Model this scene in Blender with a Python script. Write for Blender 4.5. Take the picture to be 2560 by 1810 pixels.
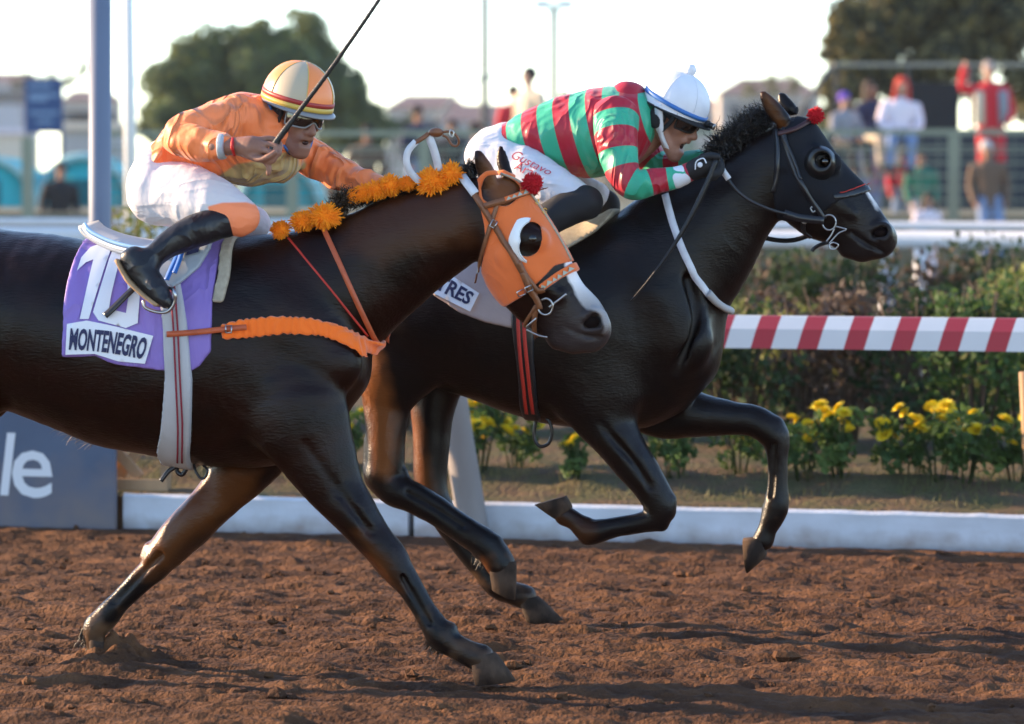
import bpy, math, random
import numpy as np
from mathutils import Vector, Matrix
R = math.radians
random.seed(7); RNG = np.random.default_rng(11)
SC = bpy.context.scene
for _o in list(bpy.data.objects): bpy.data.objects.remove(_o)
COL = SC.collection

# ------------------------------------------------------------------ camera
F_PX, IMG_W, IMG_H, HOR = 8880.0, 2560.0, 1810.0, 400.0   # focal length in photo pixels, photo size, horizon row
CAM_H = 1.757
PITCH = math.atan((IMG_H / 2 - HOR) / F_PX)
cam_d = bpy.data.cameras.new('camera'); cam = bpy.data.objects.new('camera', cam_d); COL.objects.link(cam)
cam.location = (0, 0, CAM_H); cam.rotation_euler = (R(90) - PITCH, 0, 0)
cam_d.sensor_width = 36; cam_d.lens = 36 * F_PX / IMG_W
cam_d.clip_start = 0.1; cam_d.clip_end = 3000
cam_d.dof.use_dof = True; cam_d.dof.focus_distance = 12.35; cam_d.dof.aperture_fstop = 2.7
SC.camera = cam
# ------------------------------------------------------------------ sky and sun
SUN_EL, SUN_AZ = 17.0, 71.0          # degrees; azimuth to the left of the viewing direction
wd = bpy.data.worlds.new('World'); SC.world = wd; wd.use_nodes = True
nt = wd.node_tree; bg = nt.nodes['Background']
sky = nt.nodes.new('ShaderNodeTexSky'); sky.sky_type = 'NISHITA'; sky.sun_disc = False
sky.sun_elevation = R(SUN_EL); sky.sun_rotation = R(-SUN_AZ)
sky.altitude = 2500; sky.air_density = 1.0; sky.dust_density = 0.4; sky.ozone_density = 1.3
nt.links.new(sky.outputs[0], bg.inputs[0]); bg.inputs[1].default_value = 0.15
sun_d = bpy.data.lights.new('sun', 'SUN'); sun = bpy.data.objects.new('sun', sun_d); COL.objects.link(sun)
sun_d.energy = 4.3; sun_d.angle = R(0.6); sun_d.color = (1.0, 0.70, 0.42)
_sv = Vector((-math.sin(R(SUN_AZ)) * math.cos(R(SUN_EL)), math.cos(R(SUN_AZ)) * math.cos(R(SUN_EL)), math.sin(R(SUN_EL))))
sun.rotation_euler = _sv.to_track_quat('Z', 'Y').to_euler()
SC.view_settings.view_transform = 'Standard'; SC.view_settings.look = 'None'
SC.view_settings.gamma = 1.0; SC.view_settings.use_curve_mapping = False
SC.view_settings.exposure = 1.88
SC.render.engine = 'CYCLES'
SC.cycles.use_denoising = True
SC.cycles.max_bounces = 5; SC.cycles.transparent_max_bounces = 8; SC.cycles.caustics_reflective = False; SC.cycles.caustics_refractive = False
SC.cycles.use_adaptive_sampling = True

# ------------------------------------------------------------------ photo pixel -> world
def ray(px, py):
    a = (px - IMG_W / 2) / F_PX; b = (py - IMG_H / 2) / F_PX
    c, s = math.cos(PITCH), math.sin(PITCH)
    return np.array([a, c - b * s, -s - b * c])
CAMP = np.array([0, 0, CAM_H])
def at(px, py, Y):
    d = ray(px, py); return CAMP + d * (Y / d[1])
def on_z(px, py, z):
    d = ray(px, py); return CAMP + d * ((z - CAM_H) / d[2])
class Frame:
    """a thing's own upright frame: u forward, w away from the camera, v up; placed at a yaw"""
    def __init__(s, px, Y, yaw):
        s.yaw = R(yaw); s.o = at(px, HOR, Y); s.o[2] = 0
        s.f = np.array([math.cos(s.yaw), -math.sin(s.yaw), 0]); s.s = np.array([math.sin(s.yaw), math.cos(s.yaw), 0])
        s.mpp = Y / F_PX
    def L(s, px, py, w=0.0):
        d = ray(px, py); t = (w - (CAMP - s.o) @ s.s) / (d @ s.s); p = CAMP + d * t - s.o
        return np.array([p @ s.f, w, p[2]])
    def world(s, l):
        return s.o + s.f * l[0] + s.s * l[1] + np.array([0, 0, l[2]])

# ------------------------------------------------------------------ value noise
def _hash(ix, iy, iz):
    h = (ix.astype(np.int64) * 374761393 + iy.astype(np.int64) * 668265263 + iz.astype(np.int64) * 1274126177) & 0xffffffff
    h = ((h ^ (h >> 13)) * 1274126177) & 0xffffffff
    return ((h ^ (h >> 16)) & 0xffff) / 32767.5 - 1.0
_NR = np.array([[.36, .48, -.8], [-.8, .6, 0], [.48, .64, .6]])
def vnoise(p):
    p = np.asarray(p, float) @ _NR
    i = np.floor(p).astype(np.int64); f = p - i; f = f * f * (3 - 2 * f); r = 0
    for dx in (0, 1):
        for dy in (0, 1):
            for dz in (0, 1):
                wt = (f[..., 0] if dx else 1 - f[..., 0]) * (f[..., 1] if dy else 1 - f[..., 1]) * (f[..., 2] if dz else 1 - f[..., 2])
                r = r + wt * _hash(i[..., 0] + dx, i[..., 1] + dy, i[..., 2] + dz)
    return r
def fbm(p, n=3, g=0.5):
    a = 1.0; r = 0
    for k in range(n):
        r = r + a * vnoise(p * (2.03 ** k) + 17.3 * k); a *= g
    return r

# ------------------------------------------------------------------ signed distance modelling
def catmull(P, n=4):
    P = np.asarray(P, float)
    if len(P) < 3 or n < 2: return P
    Q = np.vstack([2 * P[0] - P[1], P, 2 * P[-1] - P[-2]]); out = []
    for i in range(1, len(Q) - 2):
        for t in np.arange(n) / n:
            a, b, c, d = Q[i - 1], Q[i], Q[i + 1], Q[i + 2]
            out.append(0.5 * (2 * b + (c - a) * t + (2 * a - 5 * b + 4 * c - d) * t * t + (3 * b - a - 3 * c + d) * t ** 3))
    out.append(P[-1]); return np.array(out)
def smin(a, b, k):
    h = np.clip(0.5 + 0.5 * (b - a) / k, 0, 1); return b + (a - b) * h - k * h * (1 - h)
def smax(a, b, k): return -smin(-a, -b, k)
BIG = 0.4
class Tube:
    """nodes: (x, y, z, r in the x-z plane, r along y)"""
    def __init__(s, nodes, k=0.03, sub=False, n=4):
        s.N = catmull(nodes, n); s.k = k; s.sub = sub
        s.N[:, 3:] = np.maximum(s.N[:, 3:], 0.0015)
    def segs(s):
        if len(s.N) == 1: yield s.N[0], s.N[0]
        for i in range(len(s.N) - 1): yield s.N[i], s.N[i + 1]
    @staticmethod
    def seg(a, b, X, Y, Z):
        d = b[:3] - a[:3]; L = d @ d
        if L > 1e-12:
            t = np.clip(((X - a[0]) * d[0] + (Y - a[1]) * d[1] + (Z - a[2]) * d[2]) / L, 0, 1)
        else: t = 0.0
        qx = X - a[0] - t * d[0]; qy = Y - a[1] - t * d[1]; qz = Z - a[2] - t * d[2]
        r = a[3] + t * (b[3] - a[3]); q = a[4] + t * (b[4] - a[4])
        m = qx * qx + qz * qz; qy = qy * qy; r2 = r * r; q2 = q * q
        k0 = np.sqrt(m / r2 + qy / q2) + 1e-9; k1 = np.sqrt(m / (r2 * r2) + qy / (q2 * q2)) + 1e-9
        return k0 * (k0 - 1) / k1
    def box(s):
        r = s.N[:, 3:].max(1)[:, None]; return (s.N[:, :3] - r).min(0), (s.N[:, :3] + r).max(0)
    def at_pts(s, P):
        d = np.full(len(P), BIG)
        for a, b in s.segs(): d = np.minimum(d, s.seg(a, b, P[:, 0], P[:, 1], P[:, 2]))
        return d
class Field:
    def __init__(s, tubes, post=None): s.t = list(tubes); s.post = post
    def at(s, P):
        P = np.asarray(P, float); D = np.full(len(P), BIG)
        for t in s.t:
            lo, hi = t.box(); mk = ((P > lo - .10) & (P < hi + .10)).all(1)
            if not mk.any(): continue
            d = np.full(len(P), BIG); d[mk] = t.at_pts(P[mk]); D = smax(D, -d, t.k) if t.sub else smin(D, d, t.k)
        if s.post is not None: D = s.post(D, P[:, 0], P[:, 1], P[:, 2])
        return D
    def bounds(s, pad=0.02):
        bs = [t.box() for t in s.t if not t.sub]
        return np.min([b[0] for b in bs], 0) - pad, np.max([b[1] for b in bs], 0) + pad
    def grid(s, h, lo=None, hi=None):
        if lo is None: lo, hi = s.bounds(3 * h + 0.01)
        n = np.maximum(np.ceil((hi - lo) / h).astype(int) + 1, 4)
        ax = [np.float32(lo[i]) + np.float32(h) * np.arange(n[i], dtype=np.float32) for i in range(3)]
        D = np.full(tuple(n), BIG, np.float32)
        def sl(a, b, m):
            out = []
            for i in range(3):
                i0 = max(int((a[i] - m - lo[i]) / h), 0); i1 = min(int((b[i] + m - lo[i]) / h) + 2, n[i])
                if i1 <= i0: return None
                out.append(slice(i0, i1))
            return tuple(out)
        for t in s.t:
            m = t.k + 3 * h; bl, bh = t.box(); S = sl(bl, bh, m)
            if S is None: continue
            T = np.full(tuple(q.stop - q.start for q in S), BIG, np.float32)
            for a, b in t.segs():
                ra, rb = max(a[3], a[4]), max(b[3], b[4])
                q = sl(np.minimum(a[:3] - ra, b[:3] - rb), np.maximum(a[:3] + ra, b[:3] + rb), m)
                if q is None: continue
                X = ax[0][q[0]][:, None, None]; Y = ax[1][q[1]][None, :, None]; Z = ax[2][q[2]][None, None, :]
                v = Tube.seg(a.astype(np.float32), b.astype(np.float32), X, Y, Z)
                ql = tuple(slice(q[i].start - S[i].start, q[i].stop - S[i].start) for i in range(3))
                T[ql] = np.minimum(T[ql], v)
            D[S] = smax(D[S], -T, t.k) if t.sub else smin(D[S], T, t.k)
        if s.post is not None:
            D = s.post(D, ax[0][:, None, None], ax[1][None, :, None], ax[2][None, None, :]).astype(np.float32)
        return D, np.asarray(lo, float), h
_C8 = np.array([[0,0,0],[1,0,0],[0,1,0],[1,1,0],[0,0,1],[1,0,1],[0,1,1],[1,1,1]])
_E12 = [(0,1),(2,3),(4,5),(6,7),(0,2),(1,3),(4,6),(5,7),(0,4),(1,5),(2,6),(3,7)]
def nets(D, lo, h, smooth=1):
    """surface nets of the zero level of D -> (verts, quads)"""
    s = D < 0; n = D.shape
    c = np.zeros(tuple(k - 1 for k in n), np.int8)
    for dx, dy, dz in _C8: c += s[dx:n[0]-1+dx, dy:n[1]-1+dy, dz:n[2]-1+dz]
    I = np.argwhere((c > 0) & (c < 8))
    if len(I) == 0: return np.zeros((0, 3)), np.zeros((0, 4), int)
    V8 = np.stack([D[I[:, 0] + o[0], I[:, 1] + o[1], I[:, 2] + o[2]] for o in _C8], 1)
    acc = np.zeros((len(I), 3)); cnt = np.zeros(len(I))
    for a, b in _E12:
        va, vb = V8[:, a], V8[:, b]; m = (va < 0) != (vb < 0)
        t = np.where(m, va / np.where(m, va - vb, 1), 0)
        acc += m[:, None] * (_C8[a] + t[:, None] * (_C8[b] - _C8[a])); cnt += m
    V = lo + h * (I + acc / cnt[:, None])
    idx = np.full(c.shape, -1, np.int32); idx[I[:, 0], I[:, 1], I[:, 2]] = np.arange(len(I))
    Q = []
    for ax_ in range(3):
        o = [0, 0, 0]; o[ax_] = 1
        s0 = s[:n[0]-o[0], :n[1]-o[1], :n[2]-o[2]]; s1 = s[o[0]:, o[1]:, o[2]:]
        E = np.argwhere(s0 != s1); a1, a2 = (ax_ + 1) % 3, (ax_ + 2) % 3
        E = E[(E[:, a1] > 0) & (E[:, a2] > 0) & (E[:, a1] < n[a1] - 1) & (E[:, a2] < n[a2] - 1)]
        if len(E) == 0: continue
        e1 = np.zeros(3, int); e1[a1] = 1; e2 = np.zeros(3, int); e2[a2] = 1
        g = lambda P: idx[P[:, 0], P[:, 1], P[:, 2]]
        q = np.stack([g(E - e1 - e2), g(E - e2), g(E), g(E - e1)], 1)
        fl = ~s0[E[:, 0], E[:, 1], E[:, 2]]; q[fl] = q[fl][:, ::-1]
        Q.append(q)
    Q = np.vstack(Q); Q = Q[(Q >= 0).all(1)]
    for _ in range(smooth):
        A = np.zeros_like(V); k = np.zeros(len(V))
        for i in range(4):
            a, b = Q[:, i], Q[:, (i + 1) % 4]
            for j in range(3): A[:, j] += np.bincount(a, V[b, j], len(V)) + np.bincount(b, V[a, j], len(V))
            k += np.bincount(a, minlength=len(V)) + np.bincount(b, minlength=len(V))
        V = V * 0.5 + 0.5 * A / np.maximum(k, 1)[:, None]
    return V, Q
def vnormals(V, Q):
    fn = np.cross(V[Q[:, 2]] - V[Q[:, 0]], V[Q[:, 3]] - V[Q[:, 1]]); N = np.zeros_like(V)
    for i in range(Q.shape[1]):
        for j in range(3): N[:, j] += np.bincount(Q[:, i], fn[:, j], len(V))
    return N / (np.linalg.norm(N, axis=1)[:, None] + 1e-12)
def poly_sd(poly, X, Z):
    """signed distance to a polygon in a plane, negative inside"""
    poly = np.asarray(poly); X, Z = np.broadcast_arrays(X, Z); d = np.full(X.shape, 1e9); s = np.ones(X.shape); n = len(poly)
    for i in range(n):
        a, b = poly[i], poly[i - 1]; ex, ez = b[0] - a[0], b[1] - a[1]; wx, wz = X - a[0], Z - a[1]
        t = np.clip((wx * ex + wz * ez) / (ex * ex + ez * ez + 1e-12), 0, 1)
        d = np.minimum(d, (wx - ex * t) ** 2 + (wz - ez * t) ** 2)
        c1 = Z >= a[1]; c2 = Z < b[1]; c3 = ex * wz > ez * wx
        s = np.where((c1 & c2 & c3) | (~c1 & ~c2 & ~c3), -s, s)
    return s * np.sqrt(d)

# ------------------------------------------------------------------ objects
def link(o, parent=None):
    COL.objects.link(o)
    if parent is not None: o.parent = parent
    return o
def meshdata(name, V, F, mats=(), smooth=True, fmat=None, attrs=None):
    me = bpy.data.meshes.new(name)
    V = np.asarray(V, dtype=np.float64)
    if isinstance(F, np.ndarray) and F.ndim == 2:
        k = F.shape[1]; me.vertices.add(len(V)); me.vertices.foreach_set('co', V.astype(np.float32).ravel())
        me.loops.add(F.size); me.loops.foreach_set('vertex_index', F.astype(np.int32).ravel())
        me.polygons.add(len(F)); me.polygons.foreach_set('loop_start', np.arange(0, F.size, k, dtype=np.int32))
        try: me.polygons.foreach_set('loop_total', np.full(len(F), k, np.int32))
        except Exception: pass
        me.update(calc_edges=True)
    else:
        me.from_pydata([tuple(v) for v in V], [], [tuple(int(i) for i in f) for f in F])
    me.validate(clean_customdata=False)
    if attrs:
        for nm, vals in attrs.items():
            a = me.attributes.new(nm, 'FLOAT', 'POINT'); a.data.foreach_set('value', np.asarray(vals, np.float32))
    for m in (mats if isinstance(mats, (list, tuple)) else [mats]): me.materials.append(m)
    me.polygons.foreach_set('use_smooth', np.full(len(me.polygons), bool(smooth)))
    if fmat is not None and len(fmat) == len(me.polygons): me.polygons.foreach_set('material_index', np.asarray(fmat, np.int32))
    me.update(); return me
def tag(o, label=None, cat=None, group=None, kind=None):
    if label: o['label'] = label
    if cat: o['category'] = cat
    if group: o['group'] = group
    if kind: o['kind'] = kind
    return o
def mobj(name, V, F, mats, parent=None, **kw):
    return link(bpy.data.objects.new(name, meshdata(name, V, F, mats, **kw)), parent)
def empty(name, loc=(0, 0, 0), rz=0.0, parent=None):
    o = bpy.data.objects.new(name, None); o.empty_display_size = 0.1; o.location = [float(x) for x in loc]; o.rotation_euler = (0, 0, rz)
    return link(o, parent)
def copy_tree(o, parent=None):
    c = o.copy(); link(c, parent)
    for ch in list(o.children): copy_tree(ch, c)
    return c
class Kit:
    """a thing built in a Frame; its empty stands at `base` (frame coordinates)"""
    def __init__(s, fr, name, base, label, cat, group=None):
        s.fr = fr; s.b = np.asarray(base, float)
        s.e = empty(name, fr.world(s.b), -fr.yaw); tag(s.e, label, cat, group)
    def add(s, name, V, F, mats, parent=None, **kw):
        return mobj(name, np.asarray(V) - s.b, F, mats, parent or s.e, **kw)
def solo(fr, name, base, V, F, mats, label, cat, group=None, **kw):
    b = np.asarray(base, float); o = mobj(name, np.asarray(V) - b, F, mats, None, **kw)
    o.location = [float(x) for x in fr.world(b)]; o.rotation_euler = (0, 0, -fr.yaw); return tag(o, label, cat, group)
class MB:
    """collects simple shapes into one mesh"""
    def __init__(s): s.V = []; s.F = []; s.M = []
    def add(s, V, F, m=0):
        b = len(s.V); s.V += [tuple(float(c) for c in v) for v in V]; s.F += [tuple(int(i) + b for i in f) for f in F]; s.M += [m] * len(F); return s
    def box(s, a, b, m=0, bev=0.0):
        a, b = np.minimum(a, b), np.maximum(a, b)
        if bev <= 0:
            V = [(x, y, z) for z in (a[2], b[2]) for y in (a[1], b[1]) for x in (a[0], b[0])]
            return s.add(V, [(0,2,3,1),(4,5,7,6),(0,1,5,4),(2,6,7,3),(0,4,6,2),(1,3,7,5)], m)
        V = []; c = bev
        ring = [(a[0]+c,a[1]),(b[0]-c,a[1]),(b[0],a[1]+c),(b[0],b[1]-c),(b[0]-c,b[1]),(a[0]+c,b[1]),(a[0],b[1]-c),(a[0],a[1]+c)]
        cx, cy = (a[0]+b[0])/2, (a[1]+b[1])/2
        ins = [(x + (c if x < cx else -c) * (1 if abs(x-cx) > 0 else 0) * 0.8, y + (c if y < cy else -c) * 0.8) for x, y in ring]
        for z, rr in ((a[2], ins), (a[2]+c, ring), (b[2]-c, ring), (b[2], ins)): V += [(x, y, z) for x, y in rr]
        F = [tuple(range(7, -1, -1)), tuple(range(24, 32))]
        for k in range(3):
            for i in range(8): j = (i+1) % 8; F.append((k*8+i, k*8+j, k*8+8+j, k*8+8+i))
        return s.add(V, F, m)
    def sweep(s, P, r, n=8, m=0, flat=None, cap=True):
        V, F = sweep(P, r, n, cap); return s.add(V, F, m)
    def build(s, name, mats, parent=None, smooth=False):
        return mobj(name, s.V, s.F, mats, parent, smooth=smooth, fmat=s.M)
def sweep(P, r, n=8, cap=True):
    P = np.asarray(P, float); r = np.broadcast_to(np.asarray(r, float), (len(P),)); V = []; F = []
    T = np.gradient(P, axis=0); T /= np.linalg.norm(T, axis=1)[:, None] + 1e-12
    up = np.array([0, 0, 1.0]) if abs(T[0][2]) < 0.9 else np.array([0, 1.0, 0])
    for i in range(len(P)):
        a = np.cross(T[i], up); a /= np.linalg.norm(a) + 1e-12; b = np.cross(a, T[i]); up = b
        for k in range(n):
            t = 2 * math.pi * k / n; V.append(P[i] + r[i] * (math.cos(t) * a + math.sin(t) * b))
    for i in range(len(P) - 1):
        for k in range(n): j = (k + 1) % n; F.append((i*n+k, i*n+j, i*n+n+j, i*n+n+k))
    if cap: F.append(tuple(range(n-1, -1, -1))); F.append(tuple(range((len(P)-1)*n, len(P)*n)))
    return V, F
def rot_xyz(rx, ry, rz):
    return np.array(Matrix.Rotation(R(rz), 3, 'Z') @ Matrix.Rotation(R(ry), 3, 'Y') @ Matrix.Rotation(R(rx), 3, 'X'))

# ------------------------------------------------------------------ materials
MATS = {}
def mat(name, col, rough=0.6, spec=0.4, metal=0.0, noise=None, bump=None, sheen=0.0, coat=0.0, coords='Object', sss=0.0):
    """noise: (scale, amount, second colour or None, (sx,sy,sz)); bump: (scale, strength, distance, (sx,sy,sz))"""
    if name in MATS: return MATS[name]
    m = bpy.data.materials.new(name); m.use_nodes = True; N = m.node_tree; n = N.nodes; b = n['Principled BSDF']
    b.inputs['Base Color'].default_value = (*col, 1); b.inputs['Roughness'].default_value = rough
    b.inputs['Specular IOR Level'].default_value = spec; b.inputs['Metallic'].default_value = metal
    b.inputs['Sheen Weight'].default_value = sheen; b.inputs['Coat Weight'].default_value = coat
    if sss: b.inputs['Subsurface Weight'].default_value = sss; b.inputs['Subsurface Radius'].default_value = (0.01, 0.004, 0.002)
    tc = n.new('ShaderNodeTexCoord')
    def tex(scale, st, det=4):
        mp = n.new('ShaderNodeMapping'); mp.inputs['Scale'].default_value = st; N.links.new(tc.outputs[coords], mp.inputs[0])
        t = n.new('ShaderNodeTexNoise'); t.inputs['Scale'].default_value = scale; t.inputs['Detail'].default_value = det; N.links.new(mp.outputs[0], t.inputs['Vector']); return t
    if noise:
        sc_, am, c2, st = noise; t = tex(sc_, st)
        rp = n.new('ShaderNodeValToRGB'); rp.color_ramp.elements[0].position = 0.5 - 0.5 / (1 + am * 4); rp.color_ramp.elements[1].position = 0.5 + 0.5 / (1 + am * 4)
        c2 = c2 or tuple(c * 0.6 for c in col)
        rp.color_ramp.elements[0].color = (*c2, 1); rp.color_ramp.elements[1].color = (*col, 1)
        N.links.new(t.outputs[0], rp.inputs[0]); N.links.new(rp.outputs[0], b.inputs['Base Color'])
    if bump:
        sc_, stg, dist, st = bump; t = tex(sc_, st)
        bp = n.new('ShaderNodeBump'); bp.inputs['Strength'].default_value = stg; bp.inputs['Distance'].default_value = dist
        N.links.new(t.outputs[0], bp.inputs['Height']); N.links.new(bp.outputs[0], b.inputs['Normal'])
    MATS[name] = m; return m
def attr_mix(m, attr, col, lo, hi, inv=False):
    """mix a second colour over the base colour where the surface attribute passes a threshold"""
    N = m.node_tree; n = N.nodes; b = n['Principled BSDF']; inp = b.inputs['Base Color']
    a = n.new('ShaderNodeAttribute'); a.attribute_name = attr
    mr = n.new('ShaderNodeMapRange'); mr.inputs['From Min'].default_value = lo; mr.inputs['From Max'].default_value = hi
    if inv: mr.inputs['To Min'].default_value = 1; mr.inputs['To Max'].default_value = 0
    mx = n.new('ShaderNodeMix'); mx.data_type = 'RGBA'; mx.inputs[7].default_value = (*col, 1)
    N.links.new(a.outputs['Fac'], mr.inputs[0]); N.links.new(mr.outputs[0], mx.inputs[0])
    if inp.is_linked: N.links.new(inp.links[0].from_socket, mx.inputs[6])
    else: mx.inputs[6].default_value = inp.default_value
    N.links.new(mx.outputs[2], inp); return m
def wrinkle(m, scale, strength, dist, stretch=(1, 1, 1), sharp=1.6, distort=.8):
    """chain a ridged crease bump onto a material"""
    N = m.node_tree; n = N.nodes; b = n['Principled BSDF']; tc = n.new('ShaderNodeTexCoord'); mp = n.new('ShaderNodeMapping'); mp.inputs['Scale'].default_value = stretch; N.links.new(tc.outputs['Object'], mp.inputs[0])
    t = n.new('ShaderNodeTexNoise'); t.inputs['Scale'].default_value = scale; t.inputs['Detail'].default_value = 2; t.inputs['Distortion'].default_value = distort; N.links.new(mp.outputs[0], t.inputs['Vector'])
    def mk(op, *v):
        q = n.new('ShaderNodeMath'); q.operation = op
        for i, x in enumerate(v):
            if hasattr(x, 'links'): N.links.new(x, q.inputs[i])
            else: q.inputs[i].default_value = x
        return q.outputs[0]
    h = mk('POWER', mk('SUBTRACT', 1.0, mk('MULTIPLY', mk('ABSOLUTE', mk('SUBTRACT', t.outputs[0], .5)), 5.0)), sharp)
    h = mk('MAXIMUM', h, 0.0)
    bp = n.new('ShaderNodeBump'); bp.inputs['Strength'].default_value = strength; bp.inputs['Distance'].default_value = dist; N.links.new(h, bp.inputs['Height'])
    if b.inputs['Normal'].is_linked: N.links.new(b.inputs['Normal'].links[0].from_socket, bp.inputs['Normal'])
    N.links.new(bp.outputs[0], b.inputs['Normal']); return m
U1 = (1, 1, 1)
# ------------------------------------------------------------------ horses
FH1 = Frame(700, 12.0, 12.0)
FH2 = Frame(1500, 13.25, 12.0)
def tb(fr, rows, w=0.0, k=0.03, sub=False, n=4):
    """rows of (px, py, radius px, half depth m or None, w or None) traced on the plane w"""
    N = []
    for r in rows:
        ww = r[4] if len(r) > 4 and r[4] is not None else w
        rr = r[2] * fr.mpp; q = r[3] if len(r) > 3 and r[3] is not None else rr
        N.append([*fr.L(r[0], r[1], ww), rr, q])
    return Tube(N, k, sub, n)
def ear(fr, base, mid, tip, w, wt, rb=20, rm=22):
    a = tb(fr, [(*base, rb, rb*fr.mpp*.8, w), (*mid, rm, rm*fr.mpp*.62, (w+wt)/2), (*[(mid[i]+2*tip[i])/3 for i in (0,1)], rm*.6, rm*fr.mpp*.45, wt), (*tip, 2.5, .003, wt)], k=0.012)
    return a
def hoof(kit, cb, cf, sh, st, w, m, hw=0.058):
    fr = kit.fr; V = []; F = []; n = 20
    cb, cf, sh, st = [fr.L(*p, w) for p in (cb, cf, sh, st)]
    rings = [(0.0, .86, .86), (0.12, .93, .93), (0.5, .98, .97), (1.0, 1.0, 1.0), (1.0, .8, .8)]
    for t, s1, s2 in rings:
        b = cb + (sh - cb) * t; f = cf + (st - cf) * t; c = (b + f) / 2; a = (f - b) / 2 * s1; wid = hw * (0.84 + 0.16 * t) * s2
        for k in range(n):
            th = 2 * math.pi * k / n; q = math.cos(th); q2 = q if q > -0.6 else -0.6 - (abs(q) - 0.6) * 0.3
            V.append(c + a * q2 + np.array([0, wid * math.sin(th) * (1.0 if q > 0 else 0.93), 0]))
    for r in range(len(rings) - 1):
        for k in range(n): j = (k + 1) % n; F.append((r*n+k, r*n+j, r*n+n+j, r*n+n+k))
    F.append(tuple(range(n-1, -1, -1))); F.append(tuple(range((len(rings)-1)*n, len(rings)*n)))
    return kit.add('hoof', V, F, m)

# --- near horse, dark bay
h1 = [
 tb(FH1, [(-215,752,190,.23),(-120,760,210,.265),(0,786,216,.28),(150,826,238,.29),(300,868,252,.295),(420,880,266,.29),(540,884,284,.27),(625,884,290,.225)], k=.03),
 tb(FH1, [(690,800,205,.20),(800,745,182,.165),(905,690,155,.13),(1005,625,133,.108),(1095,578,113,.095),(1175,540,98,.085)], k=.05),          # neck
 tb(FH1, [(820,905,100,.19),(855,925,62,.17)], k=.06),                                                        # breast
 tb(FH1, [(1255,515,72,.088),(1285,590,94,.1),(1315,662,106,.1),(1350,712,98,.082),(1392,762,86,.068),(1435,798,78,.06),(1470,822,60,.058)], k=.03),  # head
 tb(FH1, [(1395,850,26,.04),(1432,852,32,.04)], k=.02),                                                       # chin
 tb(FH1, [(1490,800,32,.03,-.045),(1497,812,30,.03,-.045)], k=.02), tb(FH1, [(1490,800,32,.03,.045)], k=.02),    # nostril wings
 tb(FH1, [(1298,588,26,.022,-.085),(1345,598,24,.022,-.082)], k=.025), tb(FH1, [(1330,596,28,.022,.082)], k=.02),  # brow / orbit
 tb(FH1, [(1270,640,20,.012,-.094),(1340,700,18,.012,-.08),(1400,740,12,.01,-.068)], k=.02),                   # facial crest
 tb(FH1, [(630,720,90,.07,-.085),(735,825,95,.075,-.135),(835,905,70,.06,-.15)], k=.05),                          # shoulder blade
 tb(FH1, [(650,970,105,.06,-.17),(735,1060,105,.075,-.175)], k=.05),                                             # triceps
 # right fore (near side), reaching forward
 tb(FH1, [(745,1030,125,.09),(790,1130,100,.085),(838,1218,73,.07),(886,1284,58),(932,1345,48),(972,1392,45),(992,1422,40),(1025,1466,32),(1058,1522,29),(1086,1566,34),(1108,1594,36),(1135,1614,32),(1165,1630,32),(1200,1645,34)], w=-.16, k=.03),
 tb(FH1, [(1085,1598,17),(1100,1612,14)], w=-.16, k=.02),
 tb(FH1, [(950,1412,15,.018),(962,1432,12,.014)], w=-.15, k=.018), tb(FH1, [(992,1382,16,.03),(1006,1404,14,.028)], w=-.16, k=.016), tb(FH1, [(1128,1570,14,.03)], w=-.16, k=.02),
 # left fore (far side), trailing
 tb(FH1, [(650,1080,110,.09),(608,1170,80,.08),(558,1228,64,.06),(500,1290,56),(442,1350,50),(402,1394,42),(385,1422,34),(345,1458,31),(296,1508,29),(262,1546,33),(240,1568,32),(238,1598,26),(242,1625,26)], w=.15, k=.03),
 tb(FH1, [(372,1372,15,.018),(362,1392,12,.014)], w=.15, k=.018), tb(FH1, [(432,1400,14,.03)], w=.15, k=.016), tb(FH1, [(222,1572,14,.02),(216,1584,9,.014)], w=.15, k=.015),
 # hind legs, outside the picture
 tb(FH1, [(-150,790,170,.12),(-90,900,130,.11),(-75,980,90,.085),(-150,1060,62),(-240,1110,48),(-310,1140,44),(-345,1200,36),(-395,1290,30),(-440,1370,35),(-480,1400,28),(-520,1425,28)], w=-.13, k=.05),
 tb(FH1, [(-150,790,170,.12),(-60,900,130,.11),(-45,970,90,.085),(-130,1070,62),(-200,1130,48),(-270,1160,44),(-300,1225,36),(-340,1330,30),(-385,1410,35),(-425,1440,28),(-470,1465,28)], w=.13, k=.05),
 ear(FH1, (1232,478), (1215,432), (1191,374), -.055, -.075), ear(FH1, (1268,440), (1258,410), (1250,364), .05, .065, 16, 17),
 # cuts
 tb(FH1, [(1228,470,9,.012,-.085),(1208,425,10,.012,-.1),(1199,400,4,.006,-.1)], k=.008, sub=True),
 tb(FH1, [(1482,804,21,.060,-.085),(1462,813,12,.045,-.080)], k=.006, sub=True), tb(FH1, [(1480,806,14,.02,.075)], k=.012, sub=True),
 *[tb(FH1, [(1512,848,7,.02,q*.052),(1455,838,7,.018,q*.062),(1410,818,6,.014,q*.068)], k=.006, sub=True) for q in (-1,1)],
 tb(FH1, [(1005,1440,6,.008,-.196),(1040,1500,6,.008,-.192),(1076,1560,6,.008,-.196)], k=.012, sub=True),
 tb(FH1, [(405,1385,8,.01,.098),(350,1440,7,.008,.112),(285,1508,6,.008,.114)], k=.012, sub=True),
 tb(FH1, [(760,1110,8,.012,-.262),(850,1230,8,.012,-.235),(925,1330,7,.01,-.22)], k=.02, sub=True),
 tb(FH1, [(640,1010,10,.014,-.27),(720,960,10,.014,-.262),(800,960,10,.012,-.24)], k=.03, sub=True),
 tb(FH1, [(1180,620,14,.012,-.115),(1190,690,14,.012,-.11)], k=.03, sub=True),
]
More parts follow.
